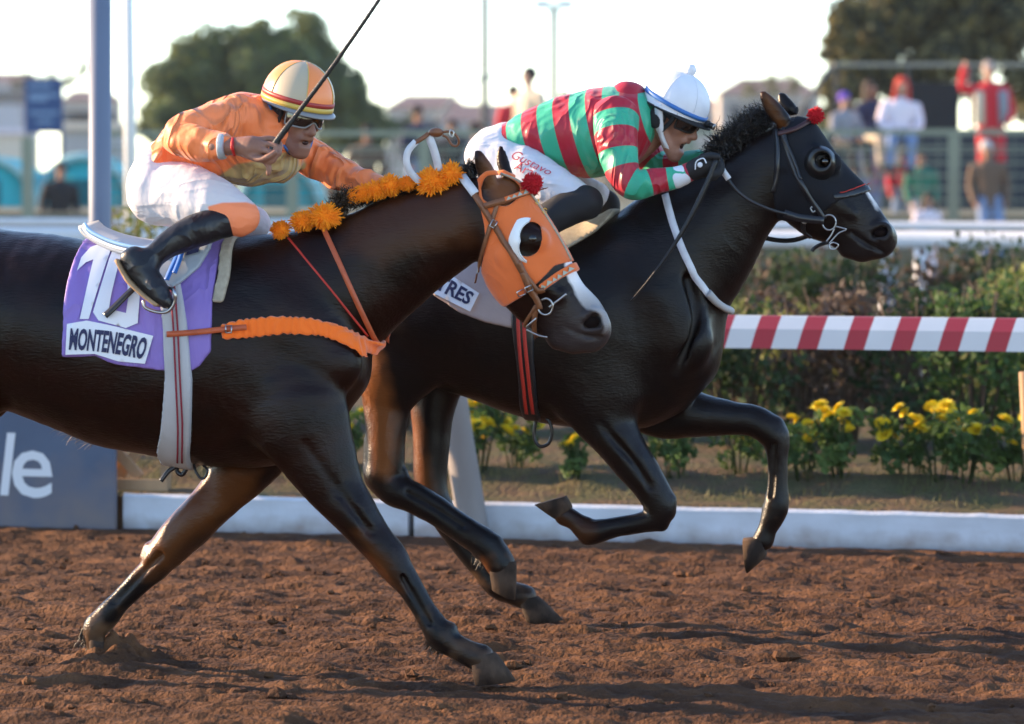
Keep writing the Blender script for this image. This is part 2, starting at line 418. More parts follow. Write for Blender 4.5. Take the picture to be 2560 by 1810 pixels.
FLD1 = Field(h1)
# --- far horse, near black
h2 = [
 tb(FH2, [(1000,752,150,.22),(1060,765,175,.26),(1140,778,195,.285),(1260,806,210,.29),(1380,820,238,.285),(1480,822,254,.265),(1555,816,258,.225)], k=.03),
 tb(FH2, [(1640,700,190,.2),(1718,618,168,.155),(1800,540,126,.12),(1866,480,107,.1),(1928,428,98,.09)], k=.05),
 tb(FH2, [(1690,850,105,.19),(1715,900,70,.17)], k=.06),
 tb(FH2, [(1990,362,66,.085),(2008,445,98,.1),(2052,497,98,.092),(2098,527,86,.075),(2138,562,72,.064),(2172,590,60,.058),(2190,598,51,.056)], k=.03),
 tb(FH2, [(2120,622,22,.036),(2155,630,26,.038)], k=.02),
 tb(FH2, [(2205,580,26,.028,-.042)], k=.02), tb(FH2, [(2205,580,26,.028,.042)], k=.02),
 tb(FH2, [(2040,395,26,.022,-.082),(2078,408,22,.02,-.08)], k=.025), tb(FH2, [(2060,400,26,.022,.08)], k=.02),
 tb(FH2, [(2010,460,18,.012,-.095),(2080,500,15,.01,-.078),(2130,535,10,.01,-.066)], k=.02),
 tb(FH2, [(1560,640,85,.07,-.085),(1650,760,95,.075,-.13),(1715,855,68,.06,-.145)], k=.05),
 tb(FH2, [(1440,900,105,.06,-.17),(1505,980,95,.075,-.17)], k=.05),
 tb(FH2, [(1475,960,110,.09),(1502,1032,80,.08),(1545,1102,60),(1590,1166,51),(1624,1214,45),(1650,1260,41),(1642,1292,34),(1605,1305,28),(1545,1316,26),(1490,1328,31),(1468,1326,30),(1438,1302,24),(1412,1288,27)], w=-.15, k=.03),
 tb(FH2, [(1590,960,110,.09),(1660,1020,76,.075),(1740,1036,56),(1830,1046,40),(1885,1052,38),(1925,1076,38),(1940,1102,34),(1944,1150,28),(1944,1215,28),(1940,1262,33),(1932,1290,31),(1918,1322,25),(1908,1350,28)], w=.14, k=.03),
 tb(FH2, [(1050,790,150,.12),(1010,890,110,.1),(985,940,88,.085),(968,1010,60,.06),(966,1090,50),(963,1160,49),(958,1190,47),(985,1222,42),(1035,1245,36),(1095,1280,33),(1155,1322,33),(1205,1352,37),(1232,1380,38),(1250,1410,37)], w=-.13, k=.035),
 tb(FH2, [(1100,800,150,.12),(1095,900,100,.1),(1085,960,72,.085),(1080,1040,52),(1078,1120,46),(1075,1180,44),(1082,1235,40),(1110,1290,34),(1155,1360,31),(1210,1425,32),(1245,1462,36),(1275,1480,30),(1312,1492,31)], w=.13, k=.035),
 tb(FH2, [(1678,1250,15,.03),(1674,1282,15,.03)], w=-.15, k=.014), tb(FH2, [(1655,1312,17,.028)], w=-.15, k=.014), tb(FH2, [(1622,1262,12,.016)], w=-.15, k=.014), tb(FH2, [(1466,1348,13,.022)], w=-.15, k=.014), tb(FH2, [(1470,1302,11,.016)], w=-.15, k=.012),
 tb(FH2, [(1942,1060,18,.03),(1952,1088,18,.03)], w=.14, k=.014), tb(FH2, [(1948,1118,14,.026)], w=.14, k=.012), tb(FH2, [(1910,1098,11,.016)], w=.14, k=.012), tb(FH2, [(1952,1272,15,.026)], w=.14, k=.014), tb(FH2, [(1914,1272,11,.016)], w=.14, k=.012),
 tb(FH2, [(1005,1180,14,.028),(1012,1206,14,.028)], w=-.13, k=.014), tb(FH2, [(1240,1352,14,.026)], w=-.13, k=.016), tb(FH2, [(1198,1384,13,.02)], w=-.13, k=.014),
 tb(FH2, [(925,1100,14,.012),(920,1160,14,.014),(928,1200,16,.016)], w=-.13, k=.02),
 ear(FH2, (1955,300), (1932,270), (1903,229), -.05, -.07, 18, 19), ear(FH2, (1978,275), (1962,258), (1951,234), .05, .06, 14, 14),
 tb(FH2, [(1940,288,8,.01,-.08),(1922,262,8,.01,-.09),(1912,245,4,.006,-.09)], k=.008, sub=True),
 tb(FH2, [(2203,580,18,.056,-.082),(2186,587,11,.042,-.075)], k=.006, sub=True), tb(FH2, [(2200,580,13,.02,.072)], k=.012, sub=True),
 *[tb(FH2, [(2208,630,7,.02,q*.046),(2165,608,7,.018,q*.056),(2128,582,6,.014,q*.062)], k=.006, sub=True) for q in (-1,1)],
 tb(FH2, [(1500,1060,7,.012,-.245),(1580,1150,7,.01,-.22),(1625,1215,6,.008,-.21)], k=.02, sub=True),
 tb(FH2, [(1935,1110,6,.008,.105),(1932,1180,6,.008,.106),(1928,1240,6,.008,.105)], k=.012, sub=True),
 tb(FH2, [(1020,1232,6,.008,-.175),(1090,1272,6,.008,-.172),(1160,1318,6,.008,-.172)], k=.012, sub=True),
 tb(FH2, [(1720,700,12,.014,-.16),(1740,800,12,.014,-.17),(1690,930,10,.014,-.19)], k=.03, sub=True),
 tb(FH2, [(1945,500,12,.012,-.11),(1955,440,12,.012,-.105)], k=.03, sub=True),
]
FLD2 = Field(h2)
def coat(name, c1, c2, leg, sock):
    m = mat(name, c1, rough=0.31, spec=0.21, noise=(5, .5, c2, (1, 1, 1.6)), bump=(170, .5, .004, (.22, 1, 1)))
    wrinkle(m, 4.5, .10, .010, (1, 1, .6), 2.0, .8); attr_mix(m, 'points', leg, 0.15, 0.75); attr_mix(m, 'tan', (.17, .055, .014), 0.0, 1.0); attr_mix(m, 'dusty', (.16, .085, .045), 0.45, 1.4)
    attr_mix(m, 'blaze', (.74, .69, .68), 0.004, -0.006); attr_mix(m, 'muzzle', sock, 0.0, 1.0)
    return m
COAT1 = coat('dark_bay_coat', (.0125, .0025, .0012), (.0034, .0009, .0007), (.0050, .0036, .0038), (.035, .026, .026))
COAT2 = coat('black_brown_coat', (.0080, .0040, .0034), (.0036, .0026, .0029), (.0050, .0040, .0045), (.014, .010, .010))
M_HOOF = mat('hoof_horn', (.075, .047, .032), rough=.85, spec=.15, noise=(16, .9, (.022, .015, .012), (1, 1, .5)), bump=(60, .4, .004, (1, 1, 6)))
M_EYE = mat('horse_eye', (.006, .004, .003), rough=.06, spec=.8)
M_HAIR = mat('black_hair', (.010, .008, .008), rough=.5, spec=.4)
M_HAIRB = mat('brown_black_hair', (.030, .018, .010), rough=.55, spec=.35)

def make_horse(fr, F, h, label, cm, blaze_px, muz_px, legtop_z, tans=()):
    base = (fr.L(560 if fr is FH1 else 1400, 900)[0], 0, 0)
    kit = Kit(fr, 'horse', base, label, 'horse')
    V, Q = nets(*F.grid(h), smooth=1)
    Nn = vnormals(V, Q)
    n1 = fbm(V * 9.0, 3)
    V = V + Nn * (0.0026 * n1 + .0038 * vnoise(V * 5.0) + .0016 * (1 - 2.2 * np.abs(vnoise(V * np.array([6., 6., 4.]) + 7))))[:, None]   # muscle and vein relief
    pts = np.clip((legtop_z - V[:, 2]) / 0.30 + 0.35 * n1, 0, 1)
    dusty = np.clip((0.34 - V[:, 2]) / 0.34, 0, 1) + 0.45 * fbm(V * 14, 3) * (V[:, 2] < 0.5)
    bl = poly_sd([fr.L(*p)[[0, 2]] for p in blaze_px], V[:, 0], V[:, 2]) + np.maximum(np.abs(V[:, 1]) - 0.05, 0) * 0.6 + 0.004 * fbm(V * 60, 2)
    mz = fr.L(*muz_px); mu = np.clip(1 - np.linalg.norm(V - mz, axis=1) / 0.19, 0, 1) * 1.6
    tan = np.zeros(len(V))
    for poly, amt, wr in tans:
        sd = poly_sd([fr.L(*p, (wr[0]+wr[1])/2)[[0, 2]] for p in poly], V[:, 0], V[:, 2]); tan = np.maximum(tan, amt*np.clip(.5 - (sd + .02*n1)/.05, 0, 1)*((V[:, 1] > wr[0]) & (V[:, 1] < wr[1])))
    kit.add('body', V, Q, cm, attrs=dict(tan=tan, points=pts, dusty=dusty, blaze=bl, muzzle=mu))
    return kit
def eyeball(kit, px, py, w, r=.021):
    V, F = uvsphere(14, 9); c = kit.fr.L(px, py, w); kit.add('eye', np.asarray(V) * [r*1.15, r*.75, r*.9] + c, F, M_EYE)
def uvsphere(n, m):
    V = [(0, 0, 1)]; F = []
    for i in range(1, m):
        for k in range(n): a = math.pi*i/m; b = 2*math.pi*k/n; V.append((math.sin(a)*math.cos(b), math.sin(a)*math.sin(b), math.cos(a)))
    V.append((0, 0, -1)); e = len(V) - 1
    for k in range(n):
        j = (k+1) % n; F.append((0, 1+k, 1+j)); F.append((e, e-n+j, e-n+k))
        for i in range(m-2): F.append((1+i*n+k, 1+(i+1)*n+k, 1+(i+1)*n+j, 1+i*n+j))
    return V, F
def surf(F, P, side=-1, rng=.55, off=0.0):
    """first surface met along the frame's w axis from one side, for local (u, v) points; + outward normals"""
    P = np.asarray(P, float); ws = np.linspace(side*rng*.85, -side*rng*.2, 64)
    A = np.stack([np.repeat(P[:, 0], 64), np.tile(ws, len(P)), np.repeat(P[:, 1], 64)], 1)
    D = F.at(A).reshape(len(P), 64); ins = D < 0; hit = ins.any(1); i = np.where(hit, ins.argmax(1), D.argmin(1)); i = np.clip(i, 1, 63); r = np.arange(len(P))
    d0, d1 = D[r, i-1], D[r, i]; t = np.where(hit, d0/np.maximum(d0-d1, 1e-6), 1.0)
    W = ws[i-1] + np.clip(t, 0, 1)*(ws[i]-ws[i-1])
    X = np.stack([P[:, 0], W, P[:, 1]], 1); e = .006; N = np.zeros_like(X)
    for a in range(3):
        E = np.zeros(3); E[a] = e; N[:, a] = F.at(X+E) - F.at(X-E)
    N /= np.linalg.norm(N, axis=1)[:, None] + 1e-9
    X = X + N * off; return X, N
def surf_px(F, fr, pts, side=-1, off=0.0, wg=-.12):
    W = np.full(len(pts), wg if side < 0 else -wg)
    for it in range(3):
        P = np.array([fr.L(p[0], p[1], w if side < 0 else -w)[[0, 2]] for p, w in zip(pts, W if side < 0 else -W)])
        X, N = surf(F, P, side, off=off if it == 2 else 0.0)
        if side > 0: X, N = surf(F, np.array([fr.L(p[0], p[1], -.15)[[0, 2]] for p in pts]), side, off=off); break
        W = np.clip(X[:, 1], -.45, .05)
    return X, N
def ribbon(X, N, width, th, closed=False):
    """a flat strap of given width along surface points"""
    T = np.gradient(X, axis=0); T /= np.linalg.norm(T, axis=1)[:, None] + 1e-9; B = np.cross(N, T); B /= np.linalg.norm(B, axis=1)[:, None] + 1e-9
    w = np.broadcast_to(np.asarray(width, float), (len(X),))[:, None] / 2; V = []; F = []; n = len(X)
    for a, b in ((-1, 0), (1, 0), (1, 1), (-1, 1)): V.append(X + B * w * a + N * th * b)
    V = np.stack(V, 1).reshape(-1, 3)
    for i in range(n-1):
        for k in range(4): j = (k+1) % 4; F.append((i*4+k, i*4+j, i*4+4+j, i*4+4+k))
    F.append((3, 2, 1, 0)); F.append(tuple((n-1)*4+k for k in range(4)))
    return V, F
def resample(pts, n):
    P = catmull(np.asarray(pts, float), 8) if len(pts) > 2 else np.asarray(pts, float)
    s = np.r_[0, np.cumsum(np.linalg.norm(np.diff(P, axis=0), axis=1))]; t = np.linspace(0, s[-1], n)
    return np.stack([np.interp(t, s, P[:, i]) for i in range(P.shape[1])], 1)
def shell(F, fr, poly_px, off, h, wspan, holes=(), w0=-.12, inner=.008, extra=None, fitw=False):
    """a layer lying on the body inside an outline seen from the side"""
    den = []
    for i in range(len(poly_px)):
        a, b = np.array(poly_px[i], float), np.array(poly_px[(i+1) % len(poly_px)], float); k = max(1, int(np.linalg.norm(b-a)/22)); den += [a + (b-a)*t/k for t in range(k)]
    poly_px = den; Wp = np.clip(surf_px(F, fr, poly_px, -1, 0.0)[0][:, 1], -.4, .02)
    for _ in range(3): Wp = .5*Wp + .25*(np.roll(Wp, 1) + np.roll(Wp, -1))
    holes = [resample(list(q) + [q[0]], 40)[:-1] for q in holes]
    P = np.array([fr.L(x, y, w)[[0, 2]] for (x, y), w in zip(poly_px, Wp)]); w0 = float(Wp.mean()); H = [np.array([fr.L(x, y, w0)[[0, 2]] for x, y in q]) for q in holes]
    lo = np.array([P[:, 0].min(), wspan[0], P[:, 1].min()]) - 3*h; hi = np.array([P[:, 0].max(), wspan[1], P[:, 1].max()]) + 3*h
    D, lo, h = F.grid(h, lo, hi)
    X = lo[0] + h*np.arange(D.shape[0])[:, None]; Z = lo[2] + h*np.arange(D.shape[2])[None, :]
    m = poly_sd(P, X, Z)
    for q in H: m = np.maximum(m, -poly_sd(q, X, Z))
    E = np.maximum(np.maximum(D - off, -(D + inner)), m[:, None, :].astype(np.float32))
    if extra is not None: E = extra(E, X[:, :, None], (lo[1] + h*np.arange(D.shape[1]))[None, :, None], Z[0][None, None, :])
    return nets(E, lo, h, smooth=1)

H1K = make_horse(FH1, FLD1, .0085, 'dark bay racehorse in orange hood galloping on the camera side', COAT1,
    [(1398,590),(1436,640),(1462,706),(1500,748),(1534,780),(1540,830),(1518,862),(1500,848),(1512,815),(1500,782),(1470,775),(1446,735),(1425,690)], (1470,840), .58, [([(460,1170),(680,1170),(640,1240),(540,1330),(450,1420),(350,1440),(340,1380)], .5, (.04, .4)), ([(880,520),(1000,500),(1170,450),(1200,600),(1000,640),(860,640)], .22, (-.4, .4)), ([(1190,370),(1260,470),(1240,520),(1200,470)], .8, (-.4, -.02)), ([(900,1330),(960,1400),(1010,1480),(970,1450)], .5, (-.4, 0))])
hoof(H1K, (1163,1640), (1243,1630), (1172,1712), (1290,1702), -.16, M_HOOF)
hoof(H1K, (220,1590), (266,1606), (222,1650), (284,1668), .15, M_HOOF)
hoof(H1K, (-545,1405), (-500,1450), (-590,1450), (-525,1500), -.13, M_HOOF)
hoof(H1K, (-495,1445), (-450,1490), (-540,1490), (-475,1540), .13, M_HOOF)
eyeball(H1K, 1331, 597, -.096, .0185)
eyeball(H1K, 1331, 597, .099)
H2K = make_horse(FH2, FLD2, .0085, 'near black racehorse in black hood with white breast strap, in front by a head', COAT2,
    [(2150,440),(2172,470),(2196,512),(2200,530),(2188,520),(2165,480)], (2190,610), .55, [([(880,860),(950,860),(985,980),(985,1120),(975,1200),(940,1180),(930,1060),(890,990)], 1.0, (-.4, .02)), ([(1020,1000),(1062,1030),(1095,1160),(1110,1270),(1070,1230)], .8, (.02, .4)), ([(1200,1390),(1225,1395),(1215,1440),(1195,1420)], .6, (-.4, 0)), ([(1900,230),(1960,320),(1930,320),(1905,260)], .7, (-.4, -.02)), ([(1300,1200),(1480,1330),(1440,1370),(1300,1300)], .25, (-.4, 0))])
hoof(H2K, (1440,1262), (1388,1302), (1428,1236), (1336,1262), -.15, M_HOOF)
hoof(H2K, (1902,1330), (1918,1392), (1858,1330), (1868,1434), .14, M_HOOF)
hoof(H2K, (1206,1396), (1296,1404), (1224,1466), (1288,1500), -.13, M_HOOF)
hoof(H2K, (1286,1498), (1350,1490), (1306,1560), (1408,1550), .13, M_HOOF)
eyeball(H2K, 2064, 404, -.097)
eyeball(H2K, 2064, 404, .097)
M_NOST = mat('nostril_shade_black', (.006, .003, .003), rough=.9, spec=.05)
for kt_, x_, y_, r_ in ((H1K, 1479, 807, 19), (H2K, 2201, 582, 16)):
    V, F = uvsphere(14, 8); kt_.add('nostril_shade_plug', np.array(V)*[r_*kt_.fr.mpp, .010, r_*.8*kt_.fr.mpp] + kt_.fr.L(x_, y_, -.050), F, M_NOST)  # near-black plug in each nostril dent: the shade inside is put in as colour
# ------------------------------------------------------------------ tack
M_ORANGE = mat('orange_hood_cloth', (.78, .155, .026), rough=.75, sheen=.3, noise=(7, .3, (.64, .12, .018), U1), bump=(400, .35, .001, U1))
M_FUR = mat('orange_fleece', (.95, .16, .010), rough=.9, sheen=.3, bump=(26, .9, .012, (1, 1, .15)))
M_PURPLE = mat('purple_cloth', (.27, .175, .50), rough=.55, spec=.35, noise=(3, .35, (.21, .135, .43), U1), bump=(9, .6, .02, (1.4, 1, .5)))
wrinkle(M_PURPLE, 7, .5, .012, (1, 1, .45))
wrinkle(M_ORANGE, 9, .3, .006, (1, 1, .7))
M_WHITEC = mat('white_number_cloth', (.70, .71, .76), rough=.65)
M_NAVY = mat('navy_lettering', (.018, .022, .075), rough=.7)
M_GIRTH = mat('grey_white_webbing', (.46, .45, .47), rough=.8, noise=(6, .6, (.34, .325, .325), (1, 1, .4)), bump=(120, .3, .002, (1, 1, .3)))
M_GRED = mat('dark_red_webbing', (.22, .014, .03), rough=.8)
M_LEATHER = mat('brown_leather', (.23, .085, .034), rough=.42, noise=(40, .3, (.14, .05, .02), U1), bump=(150, .3, .001, U1))
M_TANL = mat('orange_red_leather', (.50, .10, .035), rough=.45, noise=(30, .3, (.36, .07, .025), U1))
M_BLACKL = mat('black_leather', (.012, .012, .015), rough=.33, spec=.5, bump=(90, .25, .001, U1))
M_STEEL = mat('steel', (.42, .42, .43), rough=.3, metal=1.0)
M_CUP = mat('white_plastic', (.80, .80, .80), rough=.3)
M_BLKCUP = mat('black_plastic', (.008, .008, .009), rough=.28, spec=.4)
M_BLKCLOTH = mat('black_hood_cloth', (.0060, .0065, .0100), rough=.7, spec=.2, bump=(14, .5, .008, U1))
M_BLUE = mat('blue_webbing', (.02, .13, .48), rough=.5)
M_PAD = mat('beige_felt', (.42, .36, .27), rough=.95, noise=(60, .4, (.33, .28, .21), U1), bump=(200, .5, .002, U1))
M_SADDLE = mat('pale_grey_saddle', (.40, .43, .46), rough=.4, noise=(8, .3, (.30, .33, .37), U1))
M_PALEBLUE = mat('pale_blue_piping', (.22, .40, .62), rough=.4)
M_YARN = mat('orange_yarn', (1.0, .36, .012), rough=.9, noise=(30, .4, (.98, .24, .006), U1))
M_REDY = mat('red_yarn', (.50, .006, .016), rough=.9)
M_WSTRAP = mat('white_web_strap', (.66, .66, .70), rough=.6, noise=(20, .4, (.50, .50, .54), U1), bump=(160, .4, .002, U1))
M_DUSTCL = mat('dusty_pink_grey_cloth', (.42, .34, .33), rough=.8, noise=(5, .4, (.34, .27, .26), U1), bump=(10, .5, .01, U1))
M_REDST = mat('red_stripe_webbing', (.46, .030, .018), rough=.6)
M_GOLDY = mat('yellow_thread', (.75, .42, .05), rough=.7)
M_GREYTRI = mat('grey_bead', (.36, .38, .30), rough=.5)

def text2d(s, bold=0.0, size=1.0):
    cu = bpy.data.curves.new('t', 'FONT'); cu.body = s; cu.size = size; cu.offset = bold; cu.resolution_u = 3
    o = bpy.data.objects.new('t', cu); COL.objects.link(o); me = bpy.data.meshes.new_from_object(o)
    V = np.array([v.co[:2] for v in me.vertices]); F = [tuple(p.vertices) for p in me.polygons]
    bpy.data.objects.remove(o); bpy.data.curves.remove(cu); bpy.data.meshes.remove(me)
    lo, hi = V.min(0), V.max(0); return (V - lo) / (hi - lo), F
def on_quad(V, q):
    """unit-square points -> photo quad (lower-left, lower-right, upper-right, upper-left)"""
    q = np.asarray(q, float); x, y = V[:, :1], V[:, 1:2]
    return (1-x)*(1-y)*q[0] + x*(1-y)*q[1] + x*y*q[2] + (1-x)*y*q[3]
def cloth_fold(X):
    lowz = np.clip((.95 - X[:, 2])/.5, 0, 1); return (.004 + .010*lowz)*vnoise(np.stack([X[:, 0]*13 + X[:, 2]*3, X[:, 1]*0, X[:, 2]*3.0], 1))
def slab(F, fr, px, faces, off, th=0.0015, side=-1, fold=False):
    """flat print lying on a surface: top faces plus thickness underneath"""
    X, N = surf_px(F, fr, px, side, off); n = len(X)
    if fold: X = X + N*cloth_fold(X)[:, None]
    V = np.vstack([X + N*th, X]); G = [tuple(f) for f in faces]
    # orient outward
    a = V[list(G[0][:3])]; nn = np.cross(a[1]-a[0], a[2]-a[0])
    if nn @ N[G[0][0]] < 0: G = [f[::-1] for f in G]
    return V, G
def gridquad(q, nx, ny):
    x, y = np.meshgrid(np.linspace(0, 1, nx), np.linspace(0, 1, ny)); P = on_quad(np.stack([x.ravel(), y.ravel()], 1), q)
    F = [(j*nx+i, j*nx+i+1, (j+1)*nx+i+1, (j+1)*nx+i) for j in range(ny-1) for i in range(nx-1)]; return P, F
def strap(kit, F, name, pts, width_px, m, off=.004, th=.004, n=28, parent=None, both=True, wg=-.1):
    pp = resample(pts, n); out = None
    for sd in ((-1, 1) if both else (-1,)):
        X, N = surf_px(F, kit.fr, pp, sd, off, wg); V, G = ribbon(X, N, width_px*kit.fr.mpp, th)
        o = kit.add(name, V, G, m, parent); out = out or o
    return out
def wire(kit, name, pts, r_px, m, parent=None, n=24, k=8):
    """pts: (px, py, w)"""
    P = np.array([kit.fr.L(*p) for p in pts]); P = resample(P, n) if len(P) > 2 else P
    V, F = sweep(P, r_px*kit.fr.mpp, k); return kit.add(name, V, F, m, parent)
def band3(kit, name, pts, width_px, nrm, m, parent=None, n=24, th=.003):
    """free strap through (px,py,w) points with a given face normal"""
    P = resample(np.array([kit.fr.L(*p) for p in pts]), n); N = np.tile(np.asarray(nrm, float), (n, 1)); N /= np.linalg.norm(N[0])
    V, F = ribbon(P, N, width_px*kit.fr.mpp, th); return kit.add(name, V, F, m, parent)
def pompom(fr, px, py, r_px, w, m, label, group=None, n=700, squash=(1, 1, 1), seed=0):
    rg = np.random.default_rng(seed); c = fr.L(px, py, w); r = r_px*fr.mpp; V = []; F = []
    D = rg.normal(size=(n, 3)); D /= np.linalg.norm(D, axis=1)[:, None]
    for d in D:
        a = np.cross(d, rg.normal(size=3)); a /= np.linalg.norm(a); b = np.cross(d, a); L = r*rg.uniform(.74, 1.12); wd_ = r*rg.uniform(.035, .06)
        dr = rg.normal(size=3)*.10*r + np.array([0, 0, -.06*r]); i = len(V)
        p0 = d*r*.25; p1 = d*L*.93 + dr*.7; p2 = d*L + dr
        for p, s in ((p0, .7), (p1, 1.0)):
            for q in range(3): t = 2.1*q; V.append(p + wd_*s*(math.cos(t)*a + math.sin(t)*b))
        V.append(p2); V[-1] = p2
        for q in range(3): z = (q+1) % 3; F.append((i+q, i+z, i+3+z, i+3+q)); F.append((i+3+q, i+3+z, i+6))
    sv, sf = uvsphere(10, 7); i = len(V); V += [np.array(v)*r*.72 for v in sv]; F += [tuple(k+i for k in f) for f in sf]
    V = np.array(V)*np.asarray(squash) + c
    o = solo(fr, 'pompom', c - np.array([0, 0, r]), V, F, m, label, 'pompom', group, smooth=True); return o

# ---- near horse: hood
K = Kit(FH1, 'racing_hood', FH1.L(1290,740,-.09), 'orange cloth racing hood with one white eye cup on the bay horse', 'hood')
eye_hole = [(1330 + 35*math.cos(a) + 3*math.sin(a), 597 - 43*math.sin(a)) for a in np.linspace(0, 2*math.pi, 16)[:-1]]
ear_hole = [(1208,470),(1226,440),(1262,442),(1296,462),(1300,490),(1276,514),(1240,508),(1216,498)]
V, Q = shell(FLD1, FH1, [(1196,448),(1222,428),(1252,424),(1300,446),(1342,485),(1376,537),(1412,596),(1440,650),(1388,664),(1349,704),(1306,742),(1262,768),(1217,752),(1193,733),(1204,670),(1216,614),(1211,559),(1199,507)], .007, .0042, (-.17, .17), [eye_hole, ear_hole])
K.add('hood_cloth', V, Q, M_ORANGE)
tr = resample([(1254,430),(1300,450),(1334,486),(1370,540),(1405,596),(1431,648)], 24)
V, F = sweep(np.array([FH1.L(x-3, y+3, -.022) for x, y in tr]), 3.2*FH1.mpp, 6); K.add('seam_tape', V, F, M_PAD)
# white eye cup: a quarter bowl behind the eye
V = []; F = []; na, nb = 26, 7; X0, N0 = surf_px(FLD1, FH1, [(1312,602)], -1, .004)
for i in range(na):
    a = R(78 + 196*i/(na-1))
    for j in range(nb):
        t = j/(nb-1); ro = 53 - (7 + 37*math.sin(math.pi*i/(na-1)))*t; ex = ro*math.cos(a); ey = -ro*1.12*math.sin(a)
        p = FH1.L(1312 + ex + 2, 603 + ey, X0[0][1]); p[1] = X0[0][1] + .012 - .042*math.sin(t*1.45)*(.35 + .65*math.sin(math.pi*i/(na-1))); V.append(p)
for i in range(na-1):
    for j in range(nb-1): F.append((i*nb+j, i*nb+j+1, (i+1)*nb+j+1, (i+1)*nb+j))
V = np.array(V); ctr = V.mean(0) + np.array([.03, .03, 0]); Vi = V + (ctr - V)*.06; n = len(V)
F2 = F + [tuple(k+n for k in f[::-1]) for f in F] + [((i+1)*nb-1+n*0, (i+2)*nb-1, (i+2)*nb-1+n, (i+1)*nb-1+n) for i in range(na-1)]
K.add('eye_cup', np.vstack([V, Vi]), F2, M_CUP)
for ch, q in (('S', [(1330,512),(1338,518),(1344,506),(1336,500)]), ('G', [(1347,535),(1357,541),(1362,527),(1352,521)])):
    tv, tf = text2d(ch, .01); V, F = slab(FLD1, FH1, on_quad(tv, q), tf, .009); K.add('embroidered_letter', V, F, M_GOLDY, smooth=False)

# ---- near horse: bridle
K = Kit(FH1, 'bridle', FH1.L(1340,800,-.09), 'brown leather bridle with orange patterned noseband on the bay horse', 'bridle')
strap(K, FLD1, 'cheek_strap', [(1184,484),(1208,516),(1244,572),(1284,640),(1315,692),(1340,735)], 15, M_LEATHER, off=.011)
strap(K, FLD1, 'throat_latch', [(1246,500),(1240,530),(1221,596),(1206,655),(1196,705)], 11, M_LEATHER, off=.010)
strap(K, FLD1, 'cheek_strap', [(1298,655),(1318,690),(1345,722),(1362,722)], 13, M_LEATHER, off=.012)
strap(K, FLD1, 'cheek_strap', [(1308,680),(1326,718),(1346,752),(1352,770)], 15, M_LEATHER, off=.013)
strap(K, FLD1, 'chin_strap', [(1344,762),(1338,800),(1342,840)], 13, M_LEATHER, off=.008)
strap(K, FLD1, 'chin_strap', [(1340,765),(1322,795),(1314,812)], 9, M_LEATHER, off=.008)
bb = strap(K, FLD1, 'browband', [(1214,516),(1262,502),(1300,490),(1336,478)], 15, M_LEATHER, off=.012, th=.006)
nb_ = None
V, Q = shell(FLD1, FH1, [(1358,728),(1347,714),(1390,682),(1440,652),(1456,668),(1404,696)], .011, .004, (-.13, .13)); nb_ = K.add('noseband', V, Q, M_ORANGE)
def triangles(a, b, n, hgt, parent, m, off, flip=1):
    a, b = np.array(a, float), np.array(b, float); d = (b-a)/n; nn = np.array([d[1], -d[0]]); nn /= np.linalg.norm(nn)
    for i in range(n):
        p = [a+d*i, a+d*(i+1), a+d*(i+.5)+nn*hgt*flip]; V, F = slab(FLD1, FH1, p, [(0, 1, 2)], off); K.add('inlay', V, F, m, parent, smooth=False)
triangles((1354,724), (1428,675), 6, 11, nb_, M_GREYTRI, .0135)
V, F = slab(FLD1, FH1, *gridquad([(1264,507),(1336,484),(1332,473),(1260,496)], 8, 3), .0185); ob = K.add('orange_panel', V, F, M_ORANGE, bb)
triangles((1266,506), (1334,483), 6, 10, bb, M_GREYTRI, .0215)
K.add('crown_piece', *ribbon(*surf_px(FLD1, FH1, resample([(1150,440),(1160,452),(1174,470),(1190,488)], 12), -1, .010), 22*FH1.mpp, .006), M_WSTRAP)
for px, py, a in ((1306,727,25), (1326,716,25), (1240,561,60)):
    c = surf_px(FLD1, FH1, [(px, py)], -1, .02)[0][0]; L_ = 9*FH1.mpp; ca, sa = math.cos(R(a)), math.sin(R(a))
    P = [c + np.array([ca*x - sa*z, 0, sa*x + ca*z]) for x, z in ((-L_,-L_*.7),(L_,-L_*.7),(L_,L_*.7),(-L_,L_*.7),(-L_,-L_*.7))]
    V, F = sweep(P, .0024, 6); K.add('buckle', V, F, M_STEEL)
cw = surf_px(FLD1, FH1, [(1375,766)], -1, .012)[0][0][1]
wire(K, 'bit_bar', [(1373,768,cw),(1394,752,cw-.004),(1416,735,cw-.002)], 3.0, M_STEEL)
wire(K, 'bit_ring', [(1350,752,cw),(1366,746,cw-.01),(1378,754,cw-.012),(1382,768,cw-.01),(1374,784,cw-.006),(1358,786,cw),(1346,774,cw),(1350,752,cw)], 2.6, M_STEEL, n=36)
wire(K, 'bit_bar', [(1316,818,cw+.01),(1340,795,cw)], 2.4, M_STEEL); wire(K, 'bit_bar', [(1316,824,cw+.01),(1345,838,cw+.015),(1368,843,cw+.02)], 2.2, M_STEEL)
